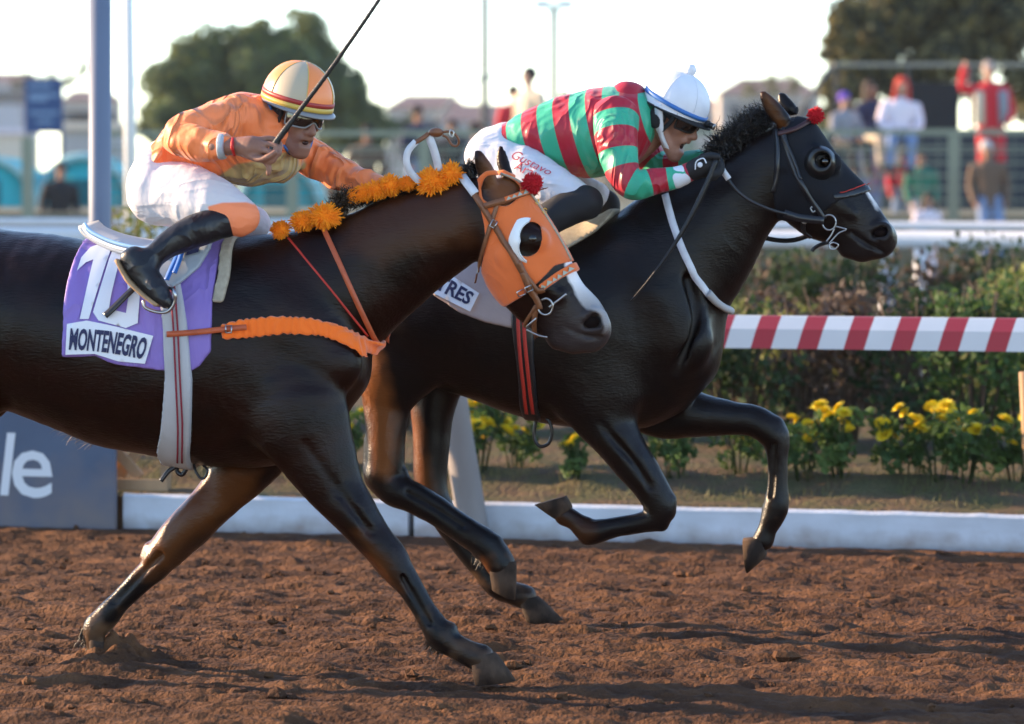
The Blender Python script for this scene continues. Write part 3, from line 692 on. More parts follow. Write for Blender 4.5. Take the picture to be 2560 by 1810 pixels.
# ---- reins flying above the crest
K = Kit(FH1, 'reins', FH1.L(1050,470,-.05), 'white webbing reins looped up above the orange pompoms on the crest', 'reins')
band3(K, 'rein_strap', [(1052,458,-.06),(1026,430,-.08),(1016,402,-.09),(1021,376,-.09),(1040,354,-.08)], 17, (.35, -1, .1), M_WSTRAP)
band3(K, 'rein_strap', [(1098,428,-.05),(1090,392,-.06),(1080,360,-.07),(1070,338,-.07)], 20, (-.1, -1, .15), M_WSTRAP)
band3(K, 'leather_end', [(1036,358,-.08),(1056,346,-.08),(1072,334,-.07)], 11, (.2, -1, .4), M_LEATHER)
V, F = uvsphere(12, 8); K.add('leather_knot', np.array(V)*[.026, .02, .016] + FH1.L(1090,331,-.07), F, M_LEATHER)
wire(K, 'leather_end', [(1100,331,-.07),(1122,329,-.07),(1138,336,-.07),(1147,350,-.065),(1143,364,-.06),(1130,362,-.06),(1118,344,-.06),(1106,338,-.065)], 3.2, M_LEATHER)
wire(K, 'buckle', [(1126,325,-.075),(1134,330,-.075),(1132,342,-.075),(1124,336,-.075),(1126,325,-.075)], 1.8, M_STEEL)

# ---- near horse: breast collar
K = Kit(FH1, 'breast_collar', FH1.L(760,840,-.24), 'orange fleece breast collar with leather straps on the bay horse', 'breast collar')
V, Q = shell(FLD1, FH1, [(556,812),(602,799),(691,790),(780,795),(859,815),(914,842),(962,864),(962,884),(924,896),(872,862),(803,838),(714,834),(624,844),(558,848)], .020, .006, (-.36, .36))
Nn = vnormals(V, Q); V = V + Nn*(.0028*np.sin(V[:, :1]*230 + 7*vnoise(V*16)[:, None])); K.add('fleece', V, Q, M_FUR)
strap(K, FLD1, 'strap', [(421,838),(480,834),(560,826),(618,820)], 14, M_TANL, off=.026)
strap(K, FLD1, 'yoke_strap', [(806,566),(845,650),(890,750),(942,860)], 13, M_TANL, off=.005)
strap(K, FLD1, 'yoke_strap', [(722,598),(770,655),(840,740),(918,838)], 5, M_REDST, off=.004)
c = surf_px(FLD1, FH1, [(573,826)], -1, .034)[0][0]; P = [c + np.array([x, 0, z]) for x, z in ((-.01,-.012),(.01,-.012),(.01,.012),(-.01,.012),(-.01,-.012))]
V, F = sweep(P, .0028, 6); K.add('buckle', V, F, M_STEEL)

# ---- near horse: saddle cloth with number and name
K = Kit(FH1, 'saddle_cloth', FH1.L(350,930,-.28), 'purple saddle cloth numbered 10 with a white name panel', 'saddle cloth')
cloth_px = [(207,614),(186,660),(172,702),(163,761),(157,892),(195,891),(242,893),(270,905),(298,912),(415,928),(470,935),(500,916),(527,878),(531,761),(543,681),(566,590),(566,560),(207,560)]
V, Q = shell(FLD1, FH1, cloth_px, .011, .0065, (-.36, .36))
Nn = vnormals(V, Q); lowz = np.clip((.95 - V[:, 2])/.5, 0, 1)
V = V + Nn*cloth_fold(V)[:, None]
co = K.add('cloth', V, Q, M_PURPLE)
CL = .0145
import mathutils
def polyfill(loops, step=12):
    """triangulate an outline (with holes) in photo pixels on a grid-like point set"""
    pts = []; edges = []
    for lp in loops:
        b = len(pts); q = []
        for i in range(len(lp)):
            a, c = np.array(lp[i], float), np.array(lp[(i+1) % len(lp)], float); s = max(1, int(np.linalg.norm(c-a)/step)); q += [a + (c-a)*t/s for t in range(s)]
        pts += q; edges += [(b+i, b+(i+1) % len(q)) for i in range(len(q))]
    out = np.array(loops[0], float); X, Y = np.meshgrid(np.arange(out[:, 0].min(), out[:, 0].max(), step), np.arange(out[:, 1].min(), out[:, 1].max(), step))
    d = poly_sd(out, X, Y)
    for lp in loops[1:]: d = np.maximum(d, -poly_sd(np.array(lp, float), X, Y))
    g = np.stack([X[d < -step*.4], Y[d < -step*.4]], 1); allp = np.vstack([np.array(pts), g]) if len(g) else np.array(pts)
    r = mathutils.geometry.delaunay_2d_cdt([Vector(p) for p in allp], edges, [], 0, 1e-4)
    V = np.array([v[:] for v in r[0]]); F = []
    for f in r[2]:
        c = V[list(f)].mean(0); dd = poly_sd(out, c[0], c[1])
        for lp in loops[1:]: dd = np.maximum(dd, -poly_sd(np.array(lp, float), c[0], c[1]))
        if dd < 0: F.append(tuple(f))
    return V, F
def printed(kit, name, loops, m, off, parent=None, fld=FLD1, fold=False):
    P, F = polyfill(loops, 9 if fold else 12); V, G = slab(fld, kit.fr, P, F, off, fold=fold); return kit.add(name, V, G, m, parent)
printed(K, 'number_digit', [[(194,684),(204,652),(226,628),(240,623),(281,623),(225,800),(203,800),(234,658),(216,664)]], M_WHITEC, CL, co, fold=True)
printed(K, 'number_digit', [[(283,630),(315,626),(330,640),(340,728),(352,745),(347,810),(318,822),(250,804),(236,784),(265,690)], [(300,664),(282,740),(276,776),(318,786),(324,745),(318,690)]], M_WHITEC, CL, co, fold=True)
lab = printed(K, 'name_panel', [[(172,812),(220,804),(290,818),(386,841),(366,908),(300,902),(240,884),(169,885)]], M_WHITEC, CL+.002, co, fold=True)
tv, tf = text2d('MONTENEGRO', .035); tv2 = on_quad(tv, [(178,874),(362,899),(376,846),(182,822)]); tv2[:, 1] += 8*np.sin((tv2[:, 0]-178)/190*math.pi)*-.6
V, F = slab(FLD1, FH1, tv2, tf, CL+.0050, fold=True); K.add('lettering', V, F, M_NAVY, lab, smooth=False)

# ---- near horse: girth
K = Kit(FH1, 'girth', FH1.L(450,1150,0), 'grey white webbing girth with dark red stripes round the bay horse', 'girth')
V, Q = shell(FLD1, FH1, [(396,640),(403,740),(411,812),(416,948),(404,1126),(404,1168),(476,1178),(478,1154),(482,948),(471,808),(456,705),(446,640)], .024, .006, (-.36, .36), fitw=True); gb = K.add('webbing', V, Q, M_GIRTH)
for x0, x1 in ((434,452), (444,463)):
    X, N = surf_px(FLD1, FH1, resample([(x0-6,690),(x0+4,812),(x0+10,940),(x1-3,1060),(x1-3,1140)], 40), -1, .0275); V, F = ribbon(X, N, 4.5*FH1.mpp, .0012); K.add('stripe', V, F, M_GRED, gb)
for pts, r_ in (([(468,1152,-.05),(440,1166,-.06),(420,1180,-.07),(402,1203,-.08)], 6), ([(440,1158,-.04),(444,1180,-.05),(456,1186,-.05),(466,1170,-.05),(470,1152,-.04)], 6), ([(484,1158,-.04),(490,1180,-.05),(502,1196,-.05),(514,1192,-.05),(518,1176,-.05),(508,1162,-.04)], 3.5)):
    wire(K, 'buckle_strap', pts, r_, M_BLACKL)

# ---- near horse: saddle
K = Kit(FH1, 'racing_saddle', FH1.L(420,620,0), 'small pale grey racing saddle with blue stirrup leather on purple cloth', 'saddle')
P = resample(np.array([FH1.L(*p) for p in [(222,566,-.02),(240,585,-.03),(290,608,-.05),(345,622,-.07),(400,628,-.08)]]), 20); V, F = ribbon(P, np.tile([0, -.25, 1.0], (20, 1)), np.linspace(.09, .20, 20), .012); K.add('cantle', V, F, M_SADDLE)
V, F = sweep(P + np.outer(np.linspace(.045, .10, 20), [0, -1., 0]) + [0, 0, .010], 5*FH1.mpp, 8); K.add('piping', V, F, M_PALEBLUE)
V, F = sweep(P + np.outer(np.linspace(.05, .105, 20), [0, -1., 0]) - [0, 0, .004], 4*FH1.mpp, 8); K.add('piping', V, F, M_CUP)
V, Q = shell(FLD1, FH1, [(395,600),(390,670),(405,715),(440,718),(458,708),(506,668),(537,622),(543,590),(470,575)], .036, .006, (-.36, .36), inner=-.012); fl = K.add('flap', V, Q, M_SADDLE)
V, Q = shell(FLD1, FH1, [(563,585),(590,578),(576,690),(560,757),(533,755),(548,680)], .016, .0065, (-.36, .36)); K.add('felt_pad', V, Q, M_PAD)
printed(K, 'flap_mark', [[(472,660),(480,632),(492,632),(487,648),(506,640),(502,652)]], M_NAVY, .0395, fl)
strap(K, FLD1, 'stirrup_leather', [(466,636),(446,672),(424,716)], 13, M_BLUE, off=.042); strap(K, FLD1, 'stirrup_leather', [(470,640),(456,676),(444,702)], 12, M_BLUE, off=.046)
strap(K, FLD1, 'strap_end', [(352,722),(318,752),(290,778),(269,796)], 16, M_BLACKL, off=.030)
sw = -.40
for q in (-1, 1):
    wire(K, 'stirrup_iron', [(359,750,sw*-q),(362,768,sw*-q),(392,780,sw*-q),(420,778,sw*-q),(437,754,sw*-q),(436,728,sw*-q),(420,714,(sw+.05)*-q)], 4.5, M_STEEL, n=36)

# ---- near horse: pompoms
pp = [(702,574,27,'first orange yarn pompom from the rider, at the withers'), (756,552,31,'second orange yarn pompom from the rider, on the withers'), (812,541,37,'large third orange pompom from the rider, above the yoke strap'),
      (886,490,22,'small orange pompom just in front of the dark mane tuft'), (910,481,25,'orange pompom second in front of the dark mane tuft'), (941,475,28,'orange pompom third in front of the dark mane tuft'), (976,463,31,'orange pompom behind the white rein loop'), (1019,458,22,'small orange pompom between the white rein loop and its neighbour'), (1084,456,41,'largest orange pompom on the crest beside the white reins'), (1126,436,36,'foremost orange pompom on the crest behind the ears')]
for i, (x, y, r_, lb) in enumerate(pp): pompom(FH1, x, y, r_, -.035 if i > 2 else -.07, M_YARN, lb, 'orange pompoms along the crest', seed=i, squash=(1.0 + .12*((i*7) % 3 - .5), 1.0, .94 - .05*(i % 2)))
pompom(FH1, 1330, 457, 27, -.03, M_REDY, 'dark red pompom on the browband of the orange hood', 'red browband pompoms', n=800, seed=33)

# ---- manes and tails
def hair(kit, name, roots, dirs, length, n, m, curl=.3, wid=.004, seed=1, spread=.02):
    rg = np.random.default_rng(seed); V = []; F = []; fr = kit.fr; R0 = resample(np.array([fr.L(*p) for p in roots]), 60); D0 = resample(np.array(dirs, float), 60)
    for i in range(n):
        k = rg.integers(0, 60); p = R0[k] + rg.normal(size=3)*spread; d = D0[k] + rg.normal(size=3)*curl; d /= np.linalg.norm(d); L = length*rg.uniform(.5, 1.15); s = np.cross(d, rg.normal(size=3)); s /= np.linalg.norm(s); b = len(V)
        for j in range(5):
            t = j/4; ww = wid*(1 - .8*t); V += [p - s*ww, p + s*ww]; p = p + d*L/4; d = d + rg.normal(size=3)*curl*.6 + np.array([0, 0, -.08]); d /= np.linalg.norm(d)
        for j in range(4): F.append((b+2*j, b+2*j+1, b+2*j+3, b+2*j+2))
    return kit.add(name, V, F, m)
hair(H1K, 'mane', [(836,548,-.02),(846,520,-.03),(862,502,-.03),(880,498,-.03)], [(-.2,-.3,1),(0,-.3,1),(.2,-.3,.8)], .035, 1800, M_HAIRB, .9, .0022, 3, .014)
hair(H1K, 'mane', [(880,508,.0),(960,498,0),(1040,470,0),(1110,455,0)], [(-.3,-.2,.6),(-.3,-.3,.5)], .035, 1300, M_HAIR, .5, .0025, 4, .008)
hair(H1K, 'forelock', [(1170,446,-.01),(1185,436,-.01),(1200,430,0)], [(-.7,-.1,.7),(-.4,0,.9)], .05, 350, M_HAIR, .3, .003, 5, .008)
for rr, dd in (([(214,1572,.15),(218,1588,.15),(226,1604,.15)], [(-.5,0,-1),(-.3,0,-1)]), ([(1080,1590,-.16),(1090,1608,-.16),(1104,1618,-.16)], [(-.6,0,-.8),(-.4,0,-1)])):
    hair(H1K, 'fetlock_hair', rr, dd, .045, 160, M_HAIRB, .25, .0018, 21, .010)
for rr, dd in (([(1200,1382,-.13),(1208,1394,-.13)], [(-.4,0,-1),(-.3,0,-1)]),):
    hair(H2K, 'fetlock_hair', rr, dd, .035, 130, M_HAIRB, .25, .0018, 22, .009)
hair(H1K, 'tail', [(-385,690,0),(-400,720,0)], [(-1,0,.1),(-1,0,0)], .75, 500, M_HAIR, .10, .006, 6, .02)
hair(H1K, 'belly_hair', [(150,1064,-.03),(190,1084,-.03),(240,1104,-.02)], [(-.9,-.1,-.35),(-.9,-.1,-.3)], .045, 60, mat('pale_hair', (.30,.22,.17), rough=.6), .3, .0012, 7, .008)
hair(H2K, 'mane', [(1786,400,-.02),(1810,372,-.03),(1850,338,-.02),(1890,310,-.01),(1915,302,0)], [(-.5,-.1,1),(-.5,-.1,1),(-.4,0,1)], .055, 6500, M_HAIR, 1.0, .0022, 8, .020)
hair(H2K, 'tail', [(862,690,0),(850,720,0)], [(-1,0,-.4),(-.9,0,-.7)], .5, 400, M_HAIR, .10, .006, 9, .02)

# ---- far horse: hood and bridle
K = Kit(FH2, 'racing_hood', FH2.L(2040,540,-.09), 'black cloth racing hood with black eye cup on the leading dark horse', 'hood')
V, Q = shell(FLD2, FH2, [(1930,312),(1955,300),(1990,264),(2052,306),(2082,326),(2112,370),(2146,430),(2178,464),(2168,478),(2100,500),(2056,532),(1996,556),(1942,550),(1932,480),(1936,400)], .007, .0055, (-.17, .17), [[(1932,316),(1930,288),(1966,280),(1984,292),(1974,312),(1950,322)], [(2046,392),(2066,386),(2082,396),(2078,414),(2056,418)]]); K.add('hood_cloth', V, Q, M_BLKCLOTH)
cx, cy = 2048, 408; X0, N0 = surf_px(FLD2, FH2, [(cx, cy)], -1, .006); V = []; F = []; na, nb = 36, 8
for i in range(na):
    a = 2*math.pi*i/na
    for j in range(nb):
        t = j/(nb-1); ro = 43*(1-t) + 20*t; p = FH2.L(cx + ro*math.cos(a) + 10*t, cy + ro*math.sin(a)*1.02 - 8*t, X0[0][1]); p[1] = X0[0][1] + .014 - .042*math.sin(t*2.0); V.append(p)
for i in range(na):
    for j in range(nb-1): q = (i+1) % na; F.append((i*nb+j, i*nb+j+1, q*nb+j+1, q*nb+j))
K.add('eye_cup', V, [f[::-1] for f in F], M_BLKCUP)
K = Kit(FH2, 'bridle', FH2.L(2070,600,-.09), 'black leather bridle with red edged noseband on the leading dark horse', 'bridle')
strap(K, FLD2, 'cheek_strap', [(1957,318),(1968,365),(1982,415),(2002,455),(2024,490),(2044,520),(2062,546)], 13, M_BLACKL, off=.012)
strap(K, FLD2, 'cheek_strap', [(1962,345),(1985,400),(2004,450)], 8, M_BLACKL, off=.014)
strap(K, FLD2, 'throat_latch', [(1940,304),(1946,350),(1946,400),(1940,450),(1932,480)], 10, M_BLACKL, off=.010)
strap(K, FLD2, 'browband', [(1950,338),(1985,328),(2015,312),(2040,300)], 12, mat('dark_red_leather', (.045, .014, .014), rough=.4), off=.012, th=.005)
V, Q = shell(FLD2, FH2, [(2086,500),(2084,486),(2130,474),(2176,460),(2184,474),(2140,490)], .012, .005, (-.13, .13)); o = K.add('noseband', V, Q, M_BLACKL)
strap(K, FLD2, 'edge_trim', [(2096,485),(2130,475),(2156,466)], 2.2, M_REDST, off=.013, parent=o)
strap(K, FLD2, 'chin_strap', [(2010,552),(2012,575),(2030,590)], 12, M_BLACKL, off=.008)
cw = surf_px(FLD2, FH2, [(2072,555)], -1, .012)[0][0][1]
wire(K, 'bit_ring', [(2073+17*math.cos(a), 556+19*math.sin(a), cw) for a in np.linspace(0, 2*math.pi, 14)], 2.0, M_STEEL, n=40)
wire(K, 'bit_bar', [(2090,566,cw),(2106,570,cw),(2116,574,cw),(2098,582,cw),(2084,596,cw),(2072,610,cw)], 1.8, M_STEEL); wire(K, 'bit_bar', [(2086,572,cw),(2078,588,cw),(2066,604,cw)], 2.2, M_STEEL)
wire(K, 'bit_ring', [(2072,612,cw),(2082,606,cw+.01),(2096,612,cw+.01),(2088,622,cw+.01),(2076,622,cw),(2072,612,cw)], 2, M_STEEL)
wire(K, 'buckle', [(2026,520,cw-.01),(2034,516,cw-.01),(2040,524,cw-.01),(2032,530,cw-.01),(2026,520,cw-.01)], 2, M_STEEL); wire(K, 'buckle', [(2004,541,cw-.02),(2014,540,cw-.02),(2016,556,cw-.02),(2006,556,cw-.02),(2004,541,cw-.02)], 2, M_STEEL)
wire(K, 'chin_strap', [(2070,606,cw),(2050,612,cw+.03),(2036,620,cw+.04),(2030,628,cw+.04)], 5, M_BLACKL)
K = Kit(FH2, 'reins', FH2.L(1900,520,-.15), 'black reins with a white hand grip from bit to the glove of the leading rider', 'reins')
band3(K, 'rein_strap', [(1798,398,-.19),(1806,424,-.2),(1822,448,-.2)], 15, (.1, -1, 0), M_WSTRAP, n=12)
band3(K, 'rein_strap', [(1818,444,-.2),(1840,474,-.2),(1872,500,-.19),(1920,522,-.17),(1965,535,-.15)], 8, (.1, -1, 0), M_BLACKL)
band3(K, 'rein_strap', [(1960,533,-.15),(2000,545,-.14),(2060,552,-.12)], 19, (.1, -1, 0), M_BLACKL, n=12)
band3(K, 'rein_strap', [(1885,588,.12),(1940,600,.12),(1985,600,.1),(2030,586,.08)], 12, (.1, -1, 0), M_BLACKL)
pompom(FH2, 2039, 288, 21, -.03, M_REDY, 'bright red pompom on the browband of the black hood', 'red browband pompoms', n=700, seed=34)
# ---- far horse: breast strap, cloth, girth, pad
K = Kit(FH2, 'breast_strap', FH2.L(1800,770,-.15), 'white webbing breast strap across the shoulder of the leading horse', 'breast strap')
strap(K, FLD2, 'strap', [(1664,488),(1680,550),(1702,615),(1732,680),(1768,736)], 18, M_WSTRAP, off=.005)
X, N = surf_px(FLD2, FH2, resample([(1766,732),(1785,752),(1806,768),(1822,776)], 16), -1, .010); V, F = sweep(X, np.linspace(11, 9, 16)*FH2.mpp, 8); K.add('fleece_cover', V, F, M_GIRTH)
K = Kit(FH2, 'saddle_cloth', FH2.L(1180,820,-.28), 'dusty pinkish grey saddle cloth with white name panel, behind the orange hood', 'saddle cloth')
V, Q = shell(FLD2, FH2, [(1060,560),(1060,716),(1085,738),(1150,782),(1212,806),(1284,822),(1300,790),(1330,560)], .012, .008, (-.36, .36)); co = K.add('cloth', V, Q, M_DUSTCL)
lab = printed(K, 'name_panel', [[(1050,718),(1178,780),(1200,737),(1140,700),(1070,664)]], M_WHITEC, .019, co, fld=FLD2)
tv, tf = text2d('ATRES', .03); V, F = slab(FLD2, FH2, on_quad(tv, [(1062,712),(1172,765),(1190,738),(1080,676)]), tf, .0215); K.add('lettering', V, F, M_NAVY, lab, smooth=False)
K = Kit(FH2, 'girth', FH2.L(1320,1040,0), 'black girth with two red stripes round the leading dark horse', 'girth')
V, Q = shell(FLD2, FH2, [(1284,560),(1280,810),(1292,900),(1304,1010),(1310,1050),(1352,1054),(1345,1000),(1336,900),(1336,560)], .02, .008, (-.36, .36), fitw=True); gb = K.add('webbing', V, Q, M_BLACKL)
for dx in (0, 15):
    X, N = surf_px(FLD2, FH2, resample([(1298+dx,740),(1298+dx,815),(1305+dx,900),(1314+dx,970),(1321+dx,1022)], 30), -1, .024); V, F = ribbon(X, N, 9*FH2.mpp, .0015); K.add('stripe', V, F, M_REDST, gb)
wire(K, 'strap_loop', [(1346,1030,-.1),(1338,1060,-.1),(1336,1095,-.1),(1350,1116,-.1),(1372,1108,-.1),(1380,1080,-.1),(1374,1056,-.1),(1362,1042,-.1)], 4.5, M_BLACKL, n=40)
wire(K, 'buckle_bar', [(1306,1026,-.1),(1348,1030,-.1)], 7, M_BLACKL)
K = Kit(FH2, 'racing_saddle', FH2.L(1400,600,0), 'beige felt saddle pad and dark saddle under the leading rider', 'saddle')
V, Q = shell(FLD2, FH2, [(1391,540),(1420,524),(1470,520),(1543,522),(1530,545),(1494,577),(1450,604),(1420,622),(1384,640),(1372,560)], .03, .007, (-.36, .36)); K.add('felt_pad', V, Q, M_PAD)
V, F = sweep(resample(np.array([FH2.L(*p) for p in [(1388,545,-.20),(1412,540,-.19),(1428,530,-.17),(1440,536,-.17)]]), 12), 7*FH2.mpp, 8); K.add('pad_roll', V, F, M_PAD)
V, Q = shell(FLD2, FH2, [(1210,560),(1210,620),(1290,690),(1380,640),(1400,540),(1300,540)], .035, .008, (-.36, .36), inner=-.012); K.add('flap', V, Q, M_BLACKL)
# ------------------------------------------------------------------ riders
M_SKIN1 = mat('brown_skin', (.27, .135, .095), rough=.5, spec=.3, sss=.1, noise=(30, .3, (.22, .10, .068), U1), bump=(180, .2, .001, U1))
M_SKIN2 = mat('light_brown_skin', (.34, .165, .115), rough=.5, spec=.35, sss=.1, noise=(30, .3, (.27, .12, .08), U1), bump=(180, .2, .001, U1))
M_MOUTH = mat('mouth_dark', (.03, .006, .006), rough=.6)
M_LIPS = mat('lips', (.24, .07, .06), rough=.5)
M_TEETH = mat('teeth', (.62, .56, .48), rough=.35)
M_SILKO = mat('orange_silk', (.92, .235, .075), rough=.5, spec=.35, sheen=.15, noise=(6, .3, (.86, .20, .060), U1), bump=(16, .7, .014, (1, 1, .45)))
wrinkle(M_SILKO, 7, 1.0, .022, (1, 1, .55)); attr_mix(M_SILKO, 'gold', (.46, .32, .14), .004, -.004)
M_BREECH = mat('white_breeches', (.60, .58, .61), rough=.6, spec=.3, bump=(15, .55, .012, (1, 1, .5)))
wrinkle(M_BREECH, 9, .3, .010, (.5, 1, 1.3)); attr_mix(M_BREECH, 'patch', (.92, .26, .11), .003, -.003)
M_BREECH2 = mat('white_breeches_lilac', (.60, .59, .63), rough=.6, spec=.3, bump=(15, .55, .012, (1, 1, .5)))
wrinkle(M_BREECH2, 9, .3, .010, (.5, 1, 1.3))
M_BOOT = mat('black_boot_leather', (.010, .010, .013), rough=.38, spec=.42, bump=(22, .5, .010, U1))
wrinkle(M_BOOT, 8, .3, .010, (1, 1, 1))
M_SOLE = mat('tan_boot_sole', (.38, .24, .13), rough=.8, noise=(20, .4, (.28, .17, .09), U1))
M_HORG = mat('orange_helmet_silk', (.85, .25, .075), rough=.38, spec=.4)
M_HGLD = mat('gold_helmet_silk', (.44, .36, .25), rough=.42, spec=.4)
M_HRED = mat('dark_red_band', (.34, .035, .03), rough=.45)
M_HYEL = mat('yellow_band', (.55, .37, .075), rough=.45)
M_HWHT = mat('white_helmet_silk', (.72, .72, .77), rough=.5, noise=(25, .15, (.62, .62, .68), U1), bump=(30, .2, .004, U1))
M_HBLU = mat('blue_elastic', (.035, .14, .42), rough=.5)
M_GOG = mat('dark_goggle_lens', (.012, .010, .010), rough=.08, spec=.7, coat=.4)
M_GOGF = mat('grey_goggle_frame', (.20, .20, .21), rough=.35)
M_BLK = mat('black_fabric', (.011, .011, .013), rough=.75)
M_WHTP = mat('white_padding', (.66, .66, .70), rough=.7)
M_BLUP = mat('blue_padding', (.04, .13, .36), rough=.6)
M_WHIP = mat('black_braided_whip', (.010, .010, .011), rough=.4, bump=(300, .5, .002, U1))
M_GLOVE = mat('black_glove', (.010, .010, .012), rough=.7, bump=(60, .4, .003, U1))
def banded(name, c1, c2, s0, period, duty=.5):
    m = mat(name, c1, rough=.42, spec=.4, sheen=.1, bump=(16, .55, .014, (1, 1, .5))); N = m.node_tree; n = N.nodes; b = n['Principled BSDF']
    a = n.new('ShaderNodeAttribute'); a.attribute_name = 'band'
    def f(op, x, y):
        q = _mk(n, op); N.links.new(x, q.inputs[0]); q.inputs[1].default_value = y; return q
    q1 = f('SUBTRACT', a.outputs['Fac'], s0); q2 = f('DIVIDE', q1.outputs[0], period); q3 = _mk(n, 'FRACT'); N.links.new(q2.outputs[0], q3.inputs[0]); q4 = f('GREATER_THAN', q3.outputs[0], duty)
    mx = n.new('ShaderNodeMix'); mx.data_type = 'RGBA'; mx.inputs[6].default_value = (*c1, 1); mx.inputs[7].default_value = (*c2, 1)
    N.links.new(q4.outputs[0], mx.inputs[0]); N.links.new(mx.outputs[2], b.inputs['Base Color']); return m
def _mk(n, op): q = n.new('ShaderNodeMath'); q.operation = op; return q
RED2, GRN2 = (.40, .012, .030), (.035, .37, .22)
M_SILK2 = banded('red_green_silk', RED2, GRN2, 1312.0, 85.0)
M_SLEEVE2 = banded('red_green_sleeve', RED2, GRN2, 0.0, 92.0)
wrinkle(M_SILK2, 6, .6, .018, (1, 1, .5)); wrinkle(M_SLEEVE2, 7, .7, .018, (1, 1, .7))

def cloth(F, h, amp=.006, seed=0., scale=(7, 7, 16), smooth=1):
    """a garment: surface of F with folds"""
    V, Q = nets(*F.grid(h), smooth=smooth); N = vnormals(V, Q)
    f = vnoise(V*np.asarray(scale) + seed) + .5*vnoise(V*np.asarray(scale)*2.1 + seed*2)
    return V + N*(amp*(1 - 1.6*np.abs(f)))[:, None], Q
def shrink(t, d): 
    q = Tube(t.N.copy(), t.k, t.sub, 1); q.N[:, 3:] = np.maximum(q.N[:, 3:] - d, .004); return q
# ---- head in its own frame: x out of the face, y the person's left, z up, metres
def head_field(opening):
    T = Tube; o = opening
    return Field([T([(-.012,0,.04,.092,.074)], .02), T([(.02,0,.01,.07,.066),(.045,0,-.045,.05,.05),(.062,0,-.09-o*.6,.030,.034)], .03),
        T([(-.015,-.058,-.04,.02,.012),(.03,-.048,-.08-o*.4,.018,.012),(.07,-.018,-.108-o,.017,.014)], .02), T([(-.015,.058,-.04,.02,.012),(.03,.048,-.08-o*.4,.018,.012),(.07,.018,-.108-o,.017,.014)], .02),
        T([(.078,0,-.106-o,.019,.02)], .015), T([(.086,0,.012,.011,.010),(.100,0,-.014,.012,.011),(.113,0,-.036,.0145,.014)], .012),
        T([(.100,-.014,-.041,.010,.009)], .008), T([(.100,.014,-.041,.010,.009)], .008), T([(.072,-.042,.022,.016,.016),(.088,-.014,.020,.015,.014),(.088,.014,.020,.015,.014),(.072,.042,.022,.016,.016)], .015),
        T([(.060,-.046,-.022,.022,.018)], .02), T([(.060,.046,-.022,.022,.018)], .02), T([(.088,-.02,-.064,.012,.008),(.097,0,-.061,.012,.012),(.088,.02,-.064,.012,.008)], .012), T([(.084,-.018,-.084-o,.011,.008),(.090,0,-.085-o,.011,.011),(.084,.018,-.084-o,.011,.008)], .012),
        T([(-.012,-.078,-.012,.028,.007),(-.008,-.076,-.03,.018,.006)], .01), T([(-.012,.078,-.012,.028,.007)], .01),
        T([(-.03,0,-.05,.055,.052),(-.055,0,-.12,.055,.054),(-.10,0,-.19,.062,.07)], .03),
        T([(.098,-.016,-.073-o*.5,.005+o*.42,.012),(.098,.016,-.073-o*.5,.005+o*.42,.012)], .006, True, 1), T([(.082,-.028,-.003,.013,.012)], .01, True), T([(.082,.028,-.003,.013,.012)], .01, True)])
def head_mesh(opening, M, org):
    V, Q = nets(*head_field(opening).grid(.0035), smooth=1); 
    inside = (np.abs(V[:, 1]) < .03) & (V[:, 0] > .07) & (V[:, 0] < .1) & (np.abs(V[:, 2] + .073 + opening*.5) < .008 + opening*.45)
    return V @ M.T + org, Q, V
class HeadKit:
    def __init__(s, kit, M, org): s.k = kit; s.M = M; s.o = org
    def add(s, name, V, F, m, parent=None, **kw): return s.k.add(name, np.asarray(V) @ s.M.T + s.o, F, m, parent, **kw)
def dome(z0, z1, rx, ry, rz, cz, n=48, m=12, cx=0.0):
    V = []; F = []; 
    for j in range(m+1):
        z = z0 + (z1-z0)*math.sin(j/m*math.pi/2); s = math.sqrt(max(1 - ((z-cz)/rz)**2, 0)) if z > cz else 1.0
        for k in range(n): a = 2*math.pi*k/n; V.append((cx + rx*s*math.cos(a), ry*s*math.sin(a), z))
    for j in range(m):
        for k in range(n): q = (k+1) % n; F.append((j*n+k, j*n+q, (j+1)*n+q, (j+1)*n+k))
    return V, F
def band_ring(z0, z1, rx, ry, tilt=0, a0=0, a1=360, n=48, cx=0.0, th=.003, x_tilt=0.0):
    V = []; F = []; full = (a1-a0) >= 360
    for k in range(n + (0 if full else 1)):
        a = R(a0 + (a1-a0)*k/n); c, s = math.cos(a), math.sin(a)
        for (rr, z) in ((0, z0), (th, z0), (th, z1), (0, z1)): V.append((cx + (rx+rr)*c, (ry+rr)*s, z + x_tilt*c))
    K_ = n if full else n
    for k in range(K_):
        q = (k+1) % n if full else k+1
        for i in range(4): j = (i+1) % 4; F.append((k*4+i, q*4+i, q*4+j, k*4+j))
    return V, F
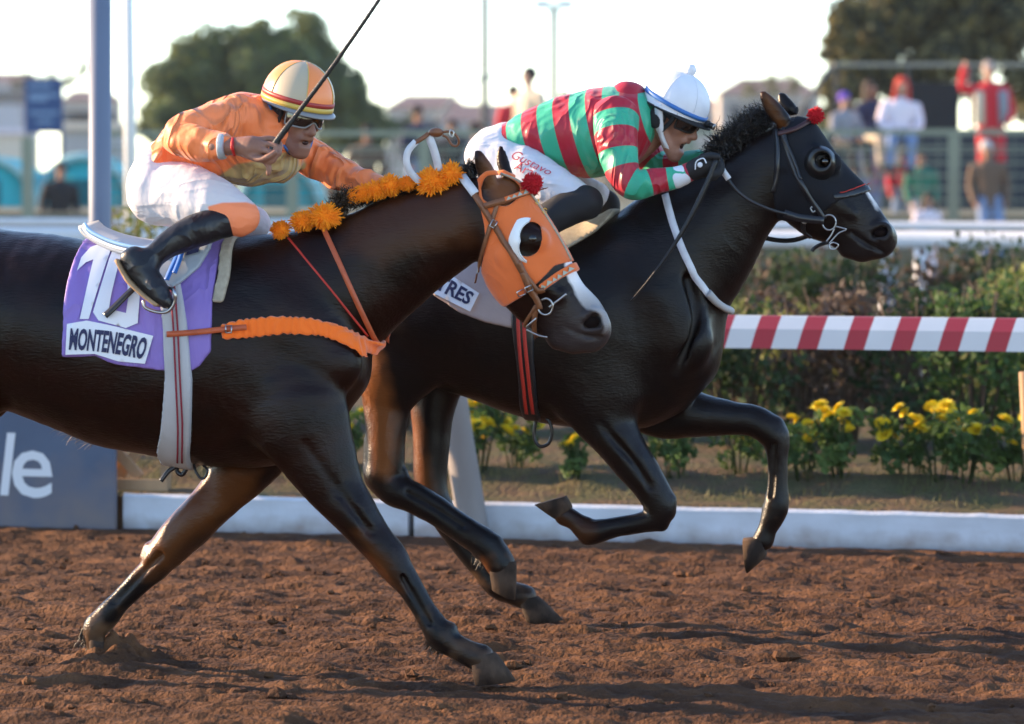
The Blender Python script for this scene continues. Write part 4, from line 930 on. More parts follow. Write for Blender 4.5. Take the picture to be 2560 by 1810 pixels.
def helmet(HK, style):
    rx, ry, rz, cz = (.136, .114, .124, .056) if style == 1 else (.126, .107, .120, .050)
    V, F = dome(.028 if style == 1 else .018, cz+rz, rx, ry, rz, cz); n = 48; fm = []
    for f in F:
        k = f[0] % n; a = (360*(k+.5)/n + 360 + (30 if style == 1 else 0)) % 360; fm.append(int((a // 60) % 2) if style == 1 else 0)
    root = HK.add('helmet', V, F, [M_HORG, M_HGLD] if style == 1 else [M_HWHT], fmat=fm)
    sub = lambda name, VF, m, **kw: HK.add(name, VF[0], VF[1], m, root, **kw)
    # peak: short brim, longest in front
    BV = []; BF = []; nb = 48
    for k in range(nb):
        a = 2*math.pi*k/nb; c, s = math.cos(a), math.sin(a); e = .003 + (.028 if style == 2 else .016)*max(c, 0)**1.5
        for rr, z in [(rr_, z_ - (0 if style == 1 else .010)) for rr_, z_ in ((-.008, .030), (e, .024 - .006*max(c, 0)), (e, .029 - .006*max(c, 0)), (-.004, .036))]: BV.append(((rx+rr)*c, (ry+rr)*s, z))
    for k in range(nb):
        q = (k+1) % nb
        for i in range(4): j = (i+1) % 4; BF.append((k*4+i, q*4+i, q*4+j, k*4+j))
    sub('brim', (BV, BF), M_GOGF if style == 1 else M_BLK)
    if style == 1:
        sub('band', band_ring(.034, .0505, rx+.0008, ry+.0008, th=.0014), M_HYEL); sub('band', band_ring(.051, .067, rx+.0004, ry+.0004, th=.0012), M_HRED)
        for k in range(6):
            a = R(30 + 60*k); P = [((rx*s_ + .001)*math.cos(a), (ry*s_ + .001)*math.sin(a), z) for z in np.linspace(.067, cz+rz-.001, 14) for s_ in [math.sqrt(max(1 - ((z-cz)/rz)**2, 0))]]
            sub('seam', sweep(P, .0014, 5), M_HYEL)
        V, F = uvsphere(8, 5); sub('button', (np.array(V)*[.006, .006, .003] + [0, 0, cz+rz], F), M_HGLD)
    else:
        sub('elastic_band', band_ring(.040, .056, rx+.002, ry+.002, x_tilt=-.010), M_HBLU)
        for k in range(6):
            a = R(20 + 60*k); P = [((rx*s_ + .0005)*math.cos(a), (ry*s_ + .0005)*math.sin(a), z) for z in np.linspace(.055, cz+rz-.001, 14) for s_ in [math.sqrt(max(1 - ((z-cz)/rz)**2, 0))]]
            sub('seam', sweep(P, .0012, 5), M_WHTP)
        V, F = uvsphere(14, 9); rg = np.random.default_rng(2); V = np.array(V); V = V*(.0225*(1 + .12*vnoise(V*4)))[:, None]; sub('bobble', (V + [0, 0, cz+rz+.014], F), M_HWHT)
        V, F = uvsphere(12, 8); c0 = np.array([rx+.036, -.012, .030]); sub('camera_mount', (np.array(V)*[.012, .016, .014] + c0 - [.016, 0, 0], F), M_BLK)
        V, F = sweep([c0 - [.012, 0, 0], c0 + [.012, 0, 0]], .0115, 14); sub('camera_lens', (V, F), M_BLKCUP); V, F = sweep([c0 + [.009, 0, 0], c0 + [.0135, 0, 0]], .0125, 14); sub('camera_ring', (V, F), M_STEEL)
    return root
def goggles(HK, style):
    V = []; F = []; na, nb = 25, 7
    for i in range(na):
        a = R(-68 + 136*i/(na-1))
        for j in range(nb):
            t = j/(nb-1); z = -.026 + .054*t; bul = .010*math.sin(t*math.pi)
            nz = .010*math.exp(-(math.degrees(a)/14)**2)*(1-t)*2.2; V.append(((.108+bul)*math.cos(a)**.8 + .002, .078*math.sin(a)*1.02, z + nz))
    for i in range(na-1):
        for j in range(nb-1): F.append((i*nb+j, (i+1)*nb+j, (i+1)*nb+j+1, i*nb+j+1))
    root = HK.add('goggles', V, F, M_GOG)
    V = np.array(V); lo = [V[i*nb] for i in range(na)]; hi = [V[i*nb+nb-1] for i in range(na)]; loop = lo + hi[::-1] + [lo[0]]
    HK.add('frame', *sweep(resample(np.array(loop), 90), .0036, 6), M_GOGF if style == 1 else M_BLK, root)
    for s in (-1, 1): HK.add('strap', *ribbon(np.array([(.04, s*.079, 0), (.02, s*.086, .008), (-.01, s*.09, .018)]), np.array([(0, s, 0)]*3, float), .022, .003), M_BLK, root)
    return root
def harness(HK, style):
    m = M_BLUP if style == 1 else M_WHTP
    for s in (-1, 1):
        P = np.array([(-.03, s*.098, .03), (-.012, s*.088, -.01), (.01, s*.076, -.06), (.04, s*.055, -.10), (.062, s*.02, -.128)]); N = np.array([(-.2, s, 0)]*5, float); N /= np.linalg.norm(N[0])
        HK.add('chin_strap', *ribbon(resample(P, 14), np.tile(N[0], (14, 1)), np.r_[np.full(7, .030), np.full(7, .018)], .008), m)
        P = np.array([(.045, s*.092, .03), (.035, s*.082, -.01), (.014, s*.078, -.055)]); HK.add('chin_strap', *ribbon(resample(P, 8), np.tile(N[0], (8, 1)), .016, .006), M_BLK)
        HK.add('ear_pad', np.array(uvsphere(12, 8)[0])*[.036, .012, .044] + [-.022, s*.084, -.016], uvsphere(12, 8)[1], M_ORANGE if style == 1 else M_BLK)
def hand(fr, rows, r, w): return [tb(fr, [(*p[:2], r*(p[3] if len(p) > 3 else 1), None, p[2] if len(p) > 2 else w) for p in ch], k=.006, n=3) for ch in rows]

# ================= near rider (orange silks)
J1 = Kit(FH1, 'person', FH1.L(430,620,0), 'rider in orange silks and orange gold helmet crouched with whip raised', 'person')
torso = [tb(FH1, [(418,408,48,.145),(450,372,54,.15),(500,356,72,.165),(560,352,98,.175,-.0),(620,342,108,.175,-.0),(668,330,88,.14,.0)], k=.03), tb(FH1, [(640,390,72,.12,.03),(690,395,60,.11,.05)], k=.05)]
armn = tb(FH1, [(604,292,54,.065,-.13),(545,308,50,.06,-.2),(480,325,45,.05,-.27),(447,345,40,.048,-.30),(478,356,40,.046,-.33),(520,362,36,.042,-.36),(556,366,29,.036,-.38)], k=.03)
armf = tb(FH1, [(715,352,52,.065,.12),(765,385,48,.055,.17),(812,415,43,.05,.18),(860,438,38,.045,.16),(910,454,30,.036,.12),(945,464,24,.03,.09)], k=.03)
hips = [tb(FH1, [(412,404,56,.145),(398,450,70,.165),(402,488,74,.165)], k=.03), tb(FH1, [(402,480,78,.09,-.09),(470,490,78,.085,-.14),(540,514,66,.075,-.19),(600,543,46,.062,-.21)], k=.03), tb(FH1, [(402,484,76,.09,.09),(480,508,66,.085,.14),(560,536,55,.075,.19),(632,560,43,.06,.2)], k=.03)]
bootn = [tb(FH1, [(562,556,37,.055,-.225),(520,566,40,.056,-.25),(465,588,39,.054,-.28),(420,612,32,.046,-.31),(388,638,27,.040,-.33),(372,655,30,.04,-.345)], k=.02), tb(FH1, [(335,650,33,.036,-.36),(366,690,31,.037,-.37),(396,728,25,.036,-.385),(418,756,15,.03,-.39)], k=.02)]
bootf = [tb(FH1, [(590,575,37,.055,.225),(530,600,40,.056,.26),(465,640,39,.054,.3),(420,680,30,.046,.33)], k=.02), tb(FH1, [(375,690,32,.036,.35),(420,745,26,.036,.36),(445,775,15,.03,.36)], k=.02)]
M1 = rot_xyz(-4, 15, -38); O1 = FH1.L(737,284,-.03)
skin = Field([shrink(t, .012) for t in torso + [armn, armf] + hips + bootn + bootf])
handf = Field(hand(FH1, [
    [(540,367,-.375,3.3),(575,366,-.385,2.9),(602,366,-.39,3.2),(630,369,-.395,3.9),(644,372,-.395,3.4)],
    [(640,352,-.39,1.15),(668,346,-.385),(692,352,-.385),(700,368,-.40),(688,378,-.42,.9)],
    [(644,362,-.40,1.15),(672,360,-.41),(694,368,-.42),(697,384,-.425),(682,390,-.43,.9)],
    [(645,374,-.405,1.15),(670,378,-.425),(686,388,-.43),(682,402,-.43),(668,402,-.43,.9)],
    [(640,388,-.40,1.2),(660,402,-.42),(672,416,-.425),(671,434,-.425,.85)],
    [(618,386,-.412,1.3),(646,398,-.43,1.15),(670,392,-.445),(688,380,-.445,.85)]], 7.4, -.39) + hand(FH1, [
    [(925,460,.1,2.6),(950,466,.085,2.8),(972,470,.07,2.6)], [(972,456,.08,1.1),(990,462,.06),(988,478,.05)], [(974,464,.06,1.1),(992,472,.04),(986,486,.04)], [(972,474,.05,1.1),(988,484,.035),(980,494,.035)], [(968,482,.045,1.0),(982,492,.03),(974,500,.035)], [(956,458,.05,1.1),(974,452,.04),(990,458,.035)]], 7.4, .08))
V, Q = nets(*skin.grid(.0065), smooth=1); hv, hq, hl = head_mesh(.010, M1, O1); gv, gq = nets(*handf.grid(.0042), smooth=1)
J1.add('body', np.vstack([V, hv, gv]), np.vstack([Q, hq + len(V), gq + len(V) + len(hv)]), M_SKIN1)
V, Q = cloth(Field(torso + [armn, armf], post=lambda D, X, Y, Z: D), .007, .0085, 3., (10, 7, 14))
g = poly_sd([FH1.L(*p)[[0, 2]] for p in [(548,452),(602,492),(690,478),(742,425),(742,380),(705,384),(672,402),(622,410)]], V[:, 0], V[:, 2]) + np.maximum(V[:, 1] - .12, 0)
g = np.where(np.linalg.norm(V - FH1.L(560,366,-.38), axis=1) < .12, .1, g)
J1.add('silk_shirt', V, Q, M_SILKO, attrs=dict(gold=g))
V, Q = cloth(Field(hips), .007, .0045, 9., (12, 7, 7))
pt = poly_sd([FH1.L(*p, -.2)[[0, 2]] for p in [(534,516),(570,506),(625,505),(660,520),(660,600),(560,600),(548,560)]], V[:, 0], V[:, 2]) + np.where(V[:, 1] > 0, .2, 0)
J1.add('breeches', V, Q, M_BREECH, attrs=dict(patch=pt))
for b in (bootn, bootf):
    V, Q = cloth(Field(b), .0065, .003, 5., (10, 10, 10)); o = J1.add('boot', V, Q, M_BOOT)
    if b is bootn:
        P = resample(np.array([FH1.L(*p) for p in [(300,648,-.362),(326,696,-.372),(362,732,-.385),(402,762,-.392)]]), 18); V, F = ribbon(P, np.tile([-.72, 0, -.69], (18, 1)), np.r_[np.full(6, .062), np.full(12, .072)], .010); J1.add('sole', V, F, M_SOLE, o)
wire(J1, 'wristband', [(582,346,-.40),(580,366,-.43),(586,388,-.40)], 4, mat('red_cord', (.55,.02,.02), rough=.6)); 
P = tb(FH1, [(548,366,33,.04,-.38),(566,366,31,.038,-.385)], k=.01); V, Q = nets(*Field([P], post=lambda D, X, Y, Z: np.maximum(D, np.maximum(X - FH1.L(566,366,-.38)[0], FH1.L(548,366,-.38)[0] - X))).grid(.005)); J1.add('cuff', V, Q, M_SADDLE)
HK1 = HeadKit(J1, M1, O1); helmet(HK1, 1); goggles(HK1, 1); harness(HK1, 1)
# whip
P = np.array([FH1.L(*p) for p in [(674,384,-.415),(690,356,-.41),(745,282,-.40),(810,196,-.39),(880,98,-.38),(950,-4,-.37),(1000,-80,-.36)]]); P = resample(P, 60)
V, F = sweep(P, np.interp(np.arange(60), [0, 8, 12, 59], [8.0, 8.0, 6.0, 4.2])*FH1.mpp, 10)
WH = Kit(FH1, 'whip', FH1.L(680,370,-.41), 'black braided whip raised diagonally in the near rider\'s hand', 'whip'); WH.add('shaft', V, F, M_WHIP)
V, F = sweep(np.array([P[58], P[59], P[59] + (P[59]-P[40])*.35]), [.010, .016, .016], 10); WH.add('flap', V, F, M_BLACKL)
for i in range(12, 56, 2):
    V, F = sweep([P[i], P[i] + (P[i+1]-P[i])*.5], 6.4*FH1.mpp*(1-.3*i/60), 8); WH.add('braid_ring', V, F, M_WHIP, WH.e.children[0])

# ================= far rider (red and green hoops)
J2 = Kit(FH2, 'person', FH2.L(1260,560,0), 'rider in red and green hooped silks and white helmet shouting over the neck', 'person')
torso = [tb(FH2, [(1268,352,42,.135),(1300,346,50,.145),(1352,340,74,.165),(1430,338,100,.18),(1508,330,110,.185),(1560,306,88,.16),(1585,290,66,.12)], k=.03)]
armn = tb(FH2, [(1538,296,58,.07,-.14),(1541,345,51,.06,-.19),(1549,400,45,.052,-.22),(1566,450,37,.046,-.24),(1596,462,36,.044,-.24),(1640,452,30,.038,-.22),(1685,444,26,.034,-.21),(1722,430,22,.03,-.20)], k=.03)
armf = tb(FH2, [(1560,300,56,.07,.13),(1590,350,48,.055,.18),(1620,395,43,.05,.2),(1650,420,36,.044,.19),(1700,412,30,.04,.17),(1745,400,25,.032,.14)], k=.03)
hips = [tb(FH2, [(1262,350,44,.135),(1232,382,60,.155),(1236,410,64,.155)], k=.03), tb(FH2, [(1232,400,66,.085,-.09),(1300,425,62,.08,-.14),(1375,462,52,.07,-.19),(1440,496,42,.06,-.21)], k=.03), tb(FH2, [(1232,400,66,.085,.09),(1320,425,60,.08,.14),(1420,462,48,.07,.19),(1486,492,38,.058,.2)], k=.03)]
bootn = [tb(FH2, [(1462,506,44,.062,-.225),(1410,526,42,.058,-.25),(1350,565,38,.052,-.28),(1300,610,30,.046,-.31),(1275,640,27,.04,-.33)], k=.02), tb(FH2, [(1230,650,32,.036,-.36),(1265,695,27,.036,-.37),(1295,730,15,.03,-.38)], k=.02)]
bootf = [tb(FH2, [(1512,512,38,.056,.225),(1450,545,40,.056,.26),(1370,600,38,.052,.3),(1310,640,28,.044,.33)], k=.02), tb(FH2, [(1265,660,32,.036,.35),(1300,705,26,.036,.36),(1330,740,15,.03,.36)], k=.02)]
M2 = rot_xyz(0, 24, -9); O2 = FH2.L(1678,289,-.0)
skin = Field([shrink(t, .011) for t in torso + [armn, armf] + hips + bootn + bootf])
V, Q = nets(*skin.grid(.0065), smooth=1); hv, hq, hl = head_mesh(.026, M2, O2)
J2.add('body', np.vstack([V, hv]), np.vstack([Q, hq + len(V)]), M_SKIN2)
HK2 = HeadKit(J2, M2, O2)
V, F = uvsphere(12, 8); HK2.add('mouth', np.array(V)*[.016, .02, .022] + [.074, 0, -.086], F, M_MOUTH); HK2.add('teeth', *ribbon(np.array([(.082, -.016, -.071), (.09, 0, -.071), (.082, .016, -.071)]), np.array([(.7, -.3, 0), (1., 0, 0), (.7, .3, 0)]), .008, .002), M_TEETH)
HKx = HeadKit(J1, M1, O1); V, F = uvsphere(12, 8); HKx.add('mouth', np.array(V)*[.010, .014, .009] + [.086, 0, -.078], F, M_MOUTH)
V, Q = cloth(Field(torso), .007, .004, 7., (11, 6, 7))
pxs = (V[:, 0]/FH2.mpp*math.cos(FH2.yaw) + 1500); pys = np.interp(V[:, 2], [FH2.L(1430,470)[2], FH2.L(1430,200)[2]], [470, 200])
J2.add('silk_shirt', V, Q, M_SILK2, attrs=dict(band=pxs - (pys-270)*.24))
for arm, nm in ((armn, -1), (armf, 1)):
    V, Q = cloth(Field([arm]), .0065, .004, 2., (9, 9, 11)); C = arm.N[:, :3]; L_ = np.r_[0, np.cumsum(np.linalg.norm(np.diff(C, axis=0), axis=1))]; best = np.full(len(V), 9.); sv = np.zeros(len(V))
    for i in range(len(C)-1):
        d = C[i+1]-C[i]; t = np.clip(((V-C[i]) @ d)/(d @ d), 0, 1); q = np.linalg.norm(V - C[i] - t[:, None]*d, axis=1); m_ = q < best; sv[m_] = (L_[i] + t*(L_[i+1]-L_[i]))[m_]; best = np.minimum(best, q)
    J2.add('sleeve', V, Q, M_SLEEVE2, attrs=dict(band=sv/FH2.mpp - 50 if nm < 0 else sv/FH2.mpp))
V, Q = cloth(Field([tb(FH2, [(1572,262,58,.1),(1600,285,46,.085),(1612,300,42,.075)], k=.02)]), .006, .004, 2.); J2.add('collar', V, Q, mat('dark_red_silk', (.33,.014,.028), rough=.45, bump=(16,.5,.012,U1)))
V, Q = cloth(Field([tb(FH2, [(1690,444,27,.036,-.21),(1708,438,25,.034,-.205)], k=.01)]), .005, .001, 2.); J2.add('cuff', V, Q, M_WHITEC)
V, Q = cloth(Field(hips), .007, .0045, 4., (12, 7, 7)); br = J2.add('breeches', V, Q, M_BREECH2)
HF = Field(hips)
for s, q in (('Gustavo', [(1276,396),(1372,440),(1376,424),(1284,374)]), ('Ara', [(1285,424),(1330,442),(1338,422),(1292,402)])):
    tv, tf = text2d(s, -.004); tv2 = on_quad(tv + np.stack([.10*tv[:, 1], tv[:, 1]*0], 1), q); V, F = slab(HF, FH2, tv2, tf, .007); J2.add('lettering', V, F, mat('red_thread', (.45,.02,.05), rough=.7), br, smooth=False)
for b in (bootn, bootf): V, Q = cloth(Field(b), .0065, .003, 5., (10, 10, 10)); J2.add('boot', V, Q, M_BLK)
for s in (-1, 1):
    w0 = -.2 if s < 0 else .14; dx = 0 if s < 0 else 20
    G = [[(1728,428,w0,2.7),(1752,418,w0,3.2),(1776,410,w0,3.0)], [(1772,394,w0,1.2),(1796,398,w0-.01),(1802,414,w0-.02),(1788,420,w0-.03)], [(1776,404,w0-.01,1.2),(1800,408,w0-.025),(1803,424,w0-.035),(1788,430,w0-.04)], [(1776,414,w0-.015,1.2),(1798,420,w0-.03),(1798,434,w0-.04),(1782,438,w0-.04)], [(1772,424,w0-.015,1.1),(1790,432,w0-.03),(1786,444,w0-.035),(1774,444,w0-.035)], [(1750,400,w0-.02,1.3),(1772,390,w0-.035,1.1),(1794,392,w0-.04)]]
    G = [[(p[0]+dx, p[1]-(8 if s > 0 else 0), *p[2:]) for p in ch] for ch in G]
    V, Q = nets(*Field(hand(FH2, G, 8.6, w0)).grid(.0042), smooth=1); go = J2.add('glove', V, Q, M_GLOVE)
    if s < 0:
        wire(J2, 'glove_tab', [(1738,424,-.252),(1741,404,-.256),(1758,396,-.262),(1766,408,-.262)], 1.6, M_WHITEC, go); 
        V, F = uvsphere(8, 6); J2.add('glove_logo', np.array(V)*[.010, .004, .010] + FH2.L(1750,412,-.256), F, M_WHITEC, go)
helmet(HK2, 2); goggles(HK2, 2); harness(HK2, 2)
P = resample(np.array([FH2.L(*p) for p in [(1790,400,-.24),(1772,448,-.25),(1728,540,-.265),(1680,620,-.275),(1630,690,-.285),(1578,752,-.29)]]), 40)
V, F = sweep(P, np.interp(np.arange(40), [0, 12, 30, 39], [7, 6.5, 3.5, 2.2])*FH2.mpp, 8)
WH = Kit(FH2, 'whip', FH2.L(1790,400,-.24), 'dark whip held low along the leading horse\'s shoulder', 'whip'); WH.add('shaft', V, F, M_WHIP)
# ------------------------------------------------------------------ the course
KA = math.atan(.249); KE = np.array([math.cos(KA), -math.sin(KA), 0]); KN = np.array([-math.sin(KA), -math.cos(KA), 0])   # along the kerb, towards the camera
K0 = np.array([0, 16.41, 0])
def kp(s, t, z=0.0): return K0 + KE*s + KN*t + np.array([0, 0, z])          # t > 0: on the track side of the kerb face
def ks(px, t=0.0):
    """distance along the kerb line (offset t) seen at photo column px"""
    d = ray(px, 900)[:2]; A = np.array([[d[0], -KE[0]], [d[1], -KE[1]]]); b = (K0 + KN*t)[:2]; r = np.linalg.solve(A, b); return r[1]
def kY(px, t=0.0): return kp(ks(px, t), t)[1]
KROT = -KA
def kobj(name, s, t, V, F, mats, parent=None, z=0.0, **kw):
    """mesh given in kerb axes (x along, y away from the track, z up) standing at (s, t)"""
    o = mobj(name, V, F, mats, parent, **kw)
    if parent is None: o.location = [float(x) for x in kp(s, t, z)]; o.rotation_euler = (0, 0, KROT)
    return o
def kempty(name, s, t, z=0.0): return empty(name, kp(s, t, z), KROT)

def dirt_mat():
    m = mat('track_dirt', (.122, .056, .026), rough=.95, spec=.15, noise=(3.0, .9, (.058, .027, .0145), (1, 1.6, 1)), bump=(45, .9, .02, (1, 1, 1)), coords='Generated')
    m.node_tree.nodes  # object-space texture
    for nd in m.node_tree.nodes:
        if nd.type == 'MAPPING':
            for l in list(nd.inputs[0].links): m.node_tree.links.remove(l)
            tc = [q for q in m.node_tree.nodes if q.type == 'TEX_COORD'][0]; m.node_tree.links.new(tc.outputs['Object'], nd.inputs[0])
    attr_mix(m, 'dark', (.036, .017, .011), .25, 1.0); return m
M_DIRT = dirt_mat()
M_LAND = mat('dry_grass_land', (.10, .10, .045), rough=.95, spec=.1, noise=(.15, .6, (.13, .09, .05), U1))
mobj('ground', [(-400,-4,-.09),(400,-4,-.09),(400,700,-.09),(-400,700,-.09)], [(0,1,2,3)], M_LAND)['kind'] = 'structure'
# raked dirt: real relief
ns, ntt = 640, 540; S = np.linspace(-4.2, 4.2, ns); T_ = np.linspace(-.03, 7.2, ntt); SS, TT = np.meshgrid(S, T_, indexing='ij')
P3 = lambda a, b: np.stack([SS*a, TT*b, SS*0 + .5], -1)
r1 = fbm(P3(3.6, 10.0), 5, .60); r2 = 1 - np.abs(vnoise(P3(6, 20) + 5)); r3 = vnoise(P3(20, 55) + 9); r4 = vnoise(P3(1.1, 2.3) + 3)
H = .018*r1 + .017*(r2 - .5) + .008*r3 + .008*r4
H += .007*np.maximum(vnoise(P3(15, 21) + 31), 0)**1.0
pm = on_z(285, 1662, 0); sm = (pm - K0) @ KE; tm = (pm - K0) @ KN; H += .085*np.exp(-(((SS-sm)/.12)**2 + ((TT-tm)/.20)**2))*(1 + .5*vnoise(P3(30, 30)))
H *= np.clip((TT + .03)/.25, .25, 1); ed = np.clip(np.minimum(np.minimum(SS + 4.2, 4.2 - SS), 7.2 - TT)/.35, 0, 1); H = H*ed - .035*(1 - ed)
V = np.stack([SS, -TT, H], -1).reshape(-1, 3); ii = np.arange(ns*ntt).reshape(ns, ntt)
Q = np.stack([ii[:-1, :-1], ii[:-1, 1:], ii[1:, 1:], ii[1:, :-1]], -1).reshape(-1, 4)
kobj('track', 0, 0, V, Q, M_DIRT, attrs=dict(dark=np.clip(.45*fbm(P3(.9, 3.0) + 2, 2) + .12 - .5*H/.02*0, 0, 1).ravel()))['kind'] = 'structure'
ns, ntt = 120, 60; V = []; 
kobj('track', 0, 0, [(-60, 1, -.022), (60, 1, -.022), (60, -18, -.022), (-60, -18, -.022)], [(0, 3, 2, 1)], M_DIRT)['kind'] = 'structure'
# loose clods
rg = np.random.default_rng(5); V = []; F = []; sv, sf = uvsphere(6, 4); sv = np.array(sv)
for i in range(900):
    s_, t_ = rg.uniform(-2.8, 2.8), rg.uniform(.08, 5.8); r_ = rg.gamma(1.6, .0042) + .004
    q = sv*np.array([r_*rg.uniform(.8, 1.6), r_*rg.uniform(.7, 1.3), r_*rg.uniform(.5, .9)])*(1 + .35*rg.normal(size=(len(sv), 1))*.6)
    b = len(V); V += [tuple(x) for x in q + np.array([s_, -t_, .004 + r_*.3])]; F += [tuple(k + b for k in f) for f in sf]
o = kobj('dirt_clods', 0, 0, V, F, M_DIRT, smooth=False); tag(o, 'loose clods of brown dirt scattered over the raked track', 'dirt', kind='stuff')

# kerb wall in two lengths
M_KERB = mat('white_kerb_paint', (.60, .62, .68), rough=.85, spec=.2, noise=(4, .5, (.50, .51, .55), (1, 1, 2.5)), bump=(30, .4, .006, U1))
def kerb(s0, s1, label):
    n = max(2, int((s1-s0)/.06)); V = []; F = []; x = np.linspace(s0, s1, n) - (s0+s1)/2
    prof = [(0, -.12), (0, .155), (.012, .168), (.11, .170), (.125, .158), (.125, -.12)]; m = len(prof); rg = np.random.default_rng(int(s0*100) % 97)
    for i in range(n):
        j = .0018*vnoise(np.array([[x[i]*7, s0, 0]]))[0] + .0008*rg.normal()
        for k, (y, z) in enumerate(prof): V.append((x[i], y + (.3*j if k < 2 else 0), z + (j if z > 0 else 0)))
    for i in range(n-1):
        for k in range(m-1): F.append((i*m+k, (i+1)*m+k, (i+1)*m+k+1, i*m+k+1))
    F.append(tuple(range(m-1, -1, -1))); F.append(tuple((n-1)*m+k for k in range(m)))
    return tag(kobj('kerb_wall', (s0+s1)/2, 0, V, F, M_KERB, smooth=False), label, 'kerb', 'white kerb wall')
def splash(m, top, col):
    N = m.node_tree; n = N.nodes; b = n['Principled BSDF']; tc = n.new('ShaderNodeTexCoord'); sx = n.new('ShaderNodeSeparateXYZ'); N.links.new(tc.outputs['Object'], sx.inputs[0]); tn = n.new('ShaderNodeTexNoise'); tn.inputs['Scale'].default_value = 9; tn.inputs['Detail'].default_value = 6; N.links.new(tc.outputs['Object'], tn.inputs[0])
    q = n.new('ShaderNodeMath'); q.operation = 'MULTIPLY_ADD'; N.links.new(tn.outputs[0], q.inputs[0]); q.inputs[1].default_value = -top*1.6; N.links.new(sx.outputs[2], q.inputs[2]); mr = n.new('ShaderNodeMapRange'); mr.inputs[1].default_value = -top*.95; mr.inputs[2].default_value = top*.1; mr.inputs[3].default_value = .8; mr.inputs[4].default_value = 0; N.links.new(q.outputs[0], mr.inputs[0])
    mx = n.new('ShaderNodeMix'); mx.data_type = 'RGBA'; mx.inputs[7].default_value = (*col, 1); N.links.new(b.inputs['Base Color'].links[0].from_socket, mx.inputs[6]); N.links.new(mr.outputs[0], mx.inputs[0]); N.links.new(mx.outputs[2], b.inputs['Base Color'])
splash(M_KERB, .10, (.26, .19, .15))
kerb(ks(305), ks(1018), 'low white kerb wall left of the leaning grey post')
kerb(ks(1034), ks(3400), 'long low white kerb wall right of the leaning grey post')
# bank and flower bed behind the kerb
M_BANK = mat('bed_soil_and_dry_grass', (.11, .075, .048), rough=.95, spec=.1, noise=(5, .8, (.085, .08, .04), U1), bump=(35, .8, .03, U1), coords='Object')
ns = 260; S = np.linspace(-9, 7, ns); prof = np.array([(.022, .150), (.04, .176), (.16, .180), (.32, .19), (.48, .225), (.62, .275), (.75, .265), (1.1, .27), (1.7, .28), (2.6, .3), (4.5, .3), (7.0, .2), (12.0, .0), (16, -.08)])
tt = np.interp(np.linspace(0, 1, 90), np.linspace(0, 1, len(prof)), prof[:, 0]); zz = np.interp(tt, prof[:, 0], prof[:, 1])
SS, TT = np.meshgrid(S, tt, indexing='ij'); ZZ = np.broadcast_to(zz, SS.shape) + .022*fbm(np.stack([SS*4, TT*6, SS*0], -1), 3)*np.clip((TT-.1)/.12, .12, 1)
ii = np.arange(SS.size).reshape(SS.shape); Q = np.stack([ii[:-1, :-1], ii[1:, :-1], ii[1:, 1:], ii[:-1, 1:]], -1).reshape(-1, 4)
kobj('flower_bed', 0, 0, np.stack([SS, TT, ZZ], -1).reshape(-1, 3), Q, M_BANK)['kind'] = 'structure'
def bedz(t): return float(np.interp(t, prof[:, 0], prof[:, 1]))
# ---- leaves
def leafmat(name, c1, c2, tr=.25):
    m = mat(name, c1, rough=.6, spec=.25, noise=(2.2, .8, c2, U1)); b = m.node_tree.nodes['Principled BSDF']
    b.inputs['Transmission Weight'].default_value = 0; N = m.node_tree; t = N.nodes.new('ShaderNodeBsdfTranslucent'); t.inputs[0].default_value = (*[c*1.4 for c in c1], 1)
    mx = N.nodes.new('ShaderNodeMixShader'); mx.inputs[0].default_value = tr; out = [q for q in N.nodes if q.type == 'OUTPUT_MATERIAL'][0]
    N.links.new(b.outputs[0], mx.inputs[1]); N.links.new(t.outputs[0], mx.inputs[2]); N.links.new(mx.outputs[0], out.inputs[0]); return m
LM_G = leafmat('flower_leaf_green', (.075, .125, .030), (.035, .075, .022))
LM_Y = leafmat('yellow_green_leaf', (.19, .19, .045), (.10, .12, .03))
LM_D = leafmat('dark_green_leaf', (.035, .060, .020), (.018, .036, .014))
LM_B = leafmat('dry_brown_leaf', (.115, .075, .050), (.06, .04, .03), .15)
LM_T = leafmat('tree_leaf_green', (.20, .24, .095), (.10, .135, .06))
LM_T2 = leafmat('tree_leaf_dark', (.11, .145, .085), (.06, .09, .06))
LM_C = leafmat('conifer_olive', (.27, .23, .10), (.13, .12, .06))
LM_C2 = leafmat('conifer_dark', (.045, .058, .045), (.026, .038, .034))
M_BARK = mat('bark', (.085, .058, .040), rough=.9, bump=(20, .8, .03, (1, 1, .3)))
M_PETAL = mat('yellow_petal', (.80, .66, .03), rough=.6, noise=(20, .3, (.72, .52, .015), U1))
def leaves(centres, sizes, seed, jitter=1.0, up=.3):
    """one leaf-shaped bent card per centre"""
    rg = np.random.default_rng(seed); C = np.asarray(centres, float); n = len(C); D = rg.normal(size=(n, 3)); D[:, 2] += up; D /= np.linalg.norm(D, axis=1)[:, None]
    A = np.cross(D, rg.normal(size=(n, 3))); A /= np.linalg.norm(A, axis=1)[:, None]; N = np.cross(D, A); L = np.asarray(sizes)[:, None]
    v = np.stack([C - D*L*.5, C + A*L*.28 + N*L*.06, C + D*L*.5 - N*L*.08, C - A*L*.28 + N*L*.06], 1).reshape(-1, 3)
    return v, np.arange(4*n).reshape(n, 4)
def cloud(n, clumps, seed, sig=.33):
    """points spread through clumps (x,y,z,rx,ry,rz)"""
    rg = np.random.default_rng(seed); C = np.asarray(clumps, float); vol = (C[:, 3]*C[:, 4]*C[:, 5])**.67; k = rg.choice(len(C), n, p=vol/vol.sum())
    d = rg.normal(size=(n, 3)); d /= np.linalg.norm(d, axis=1)[:, None]; r = (rg.uniform(.35, 1.08, n))**.6
    return C[k, :3] + d*r[:, None]*C[k, 3:]
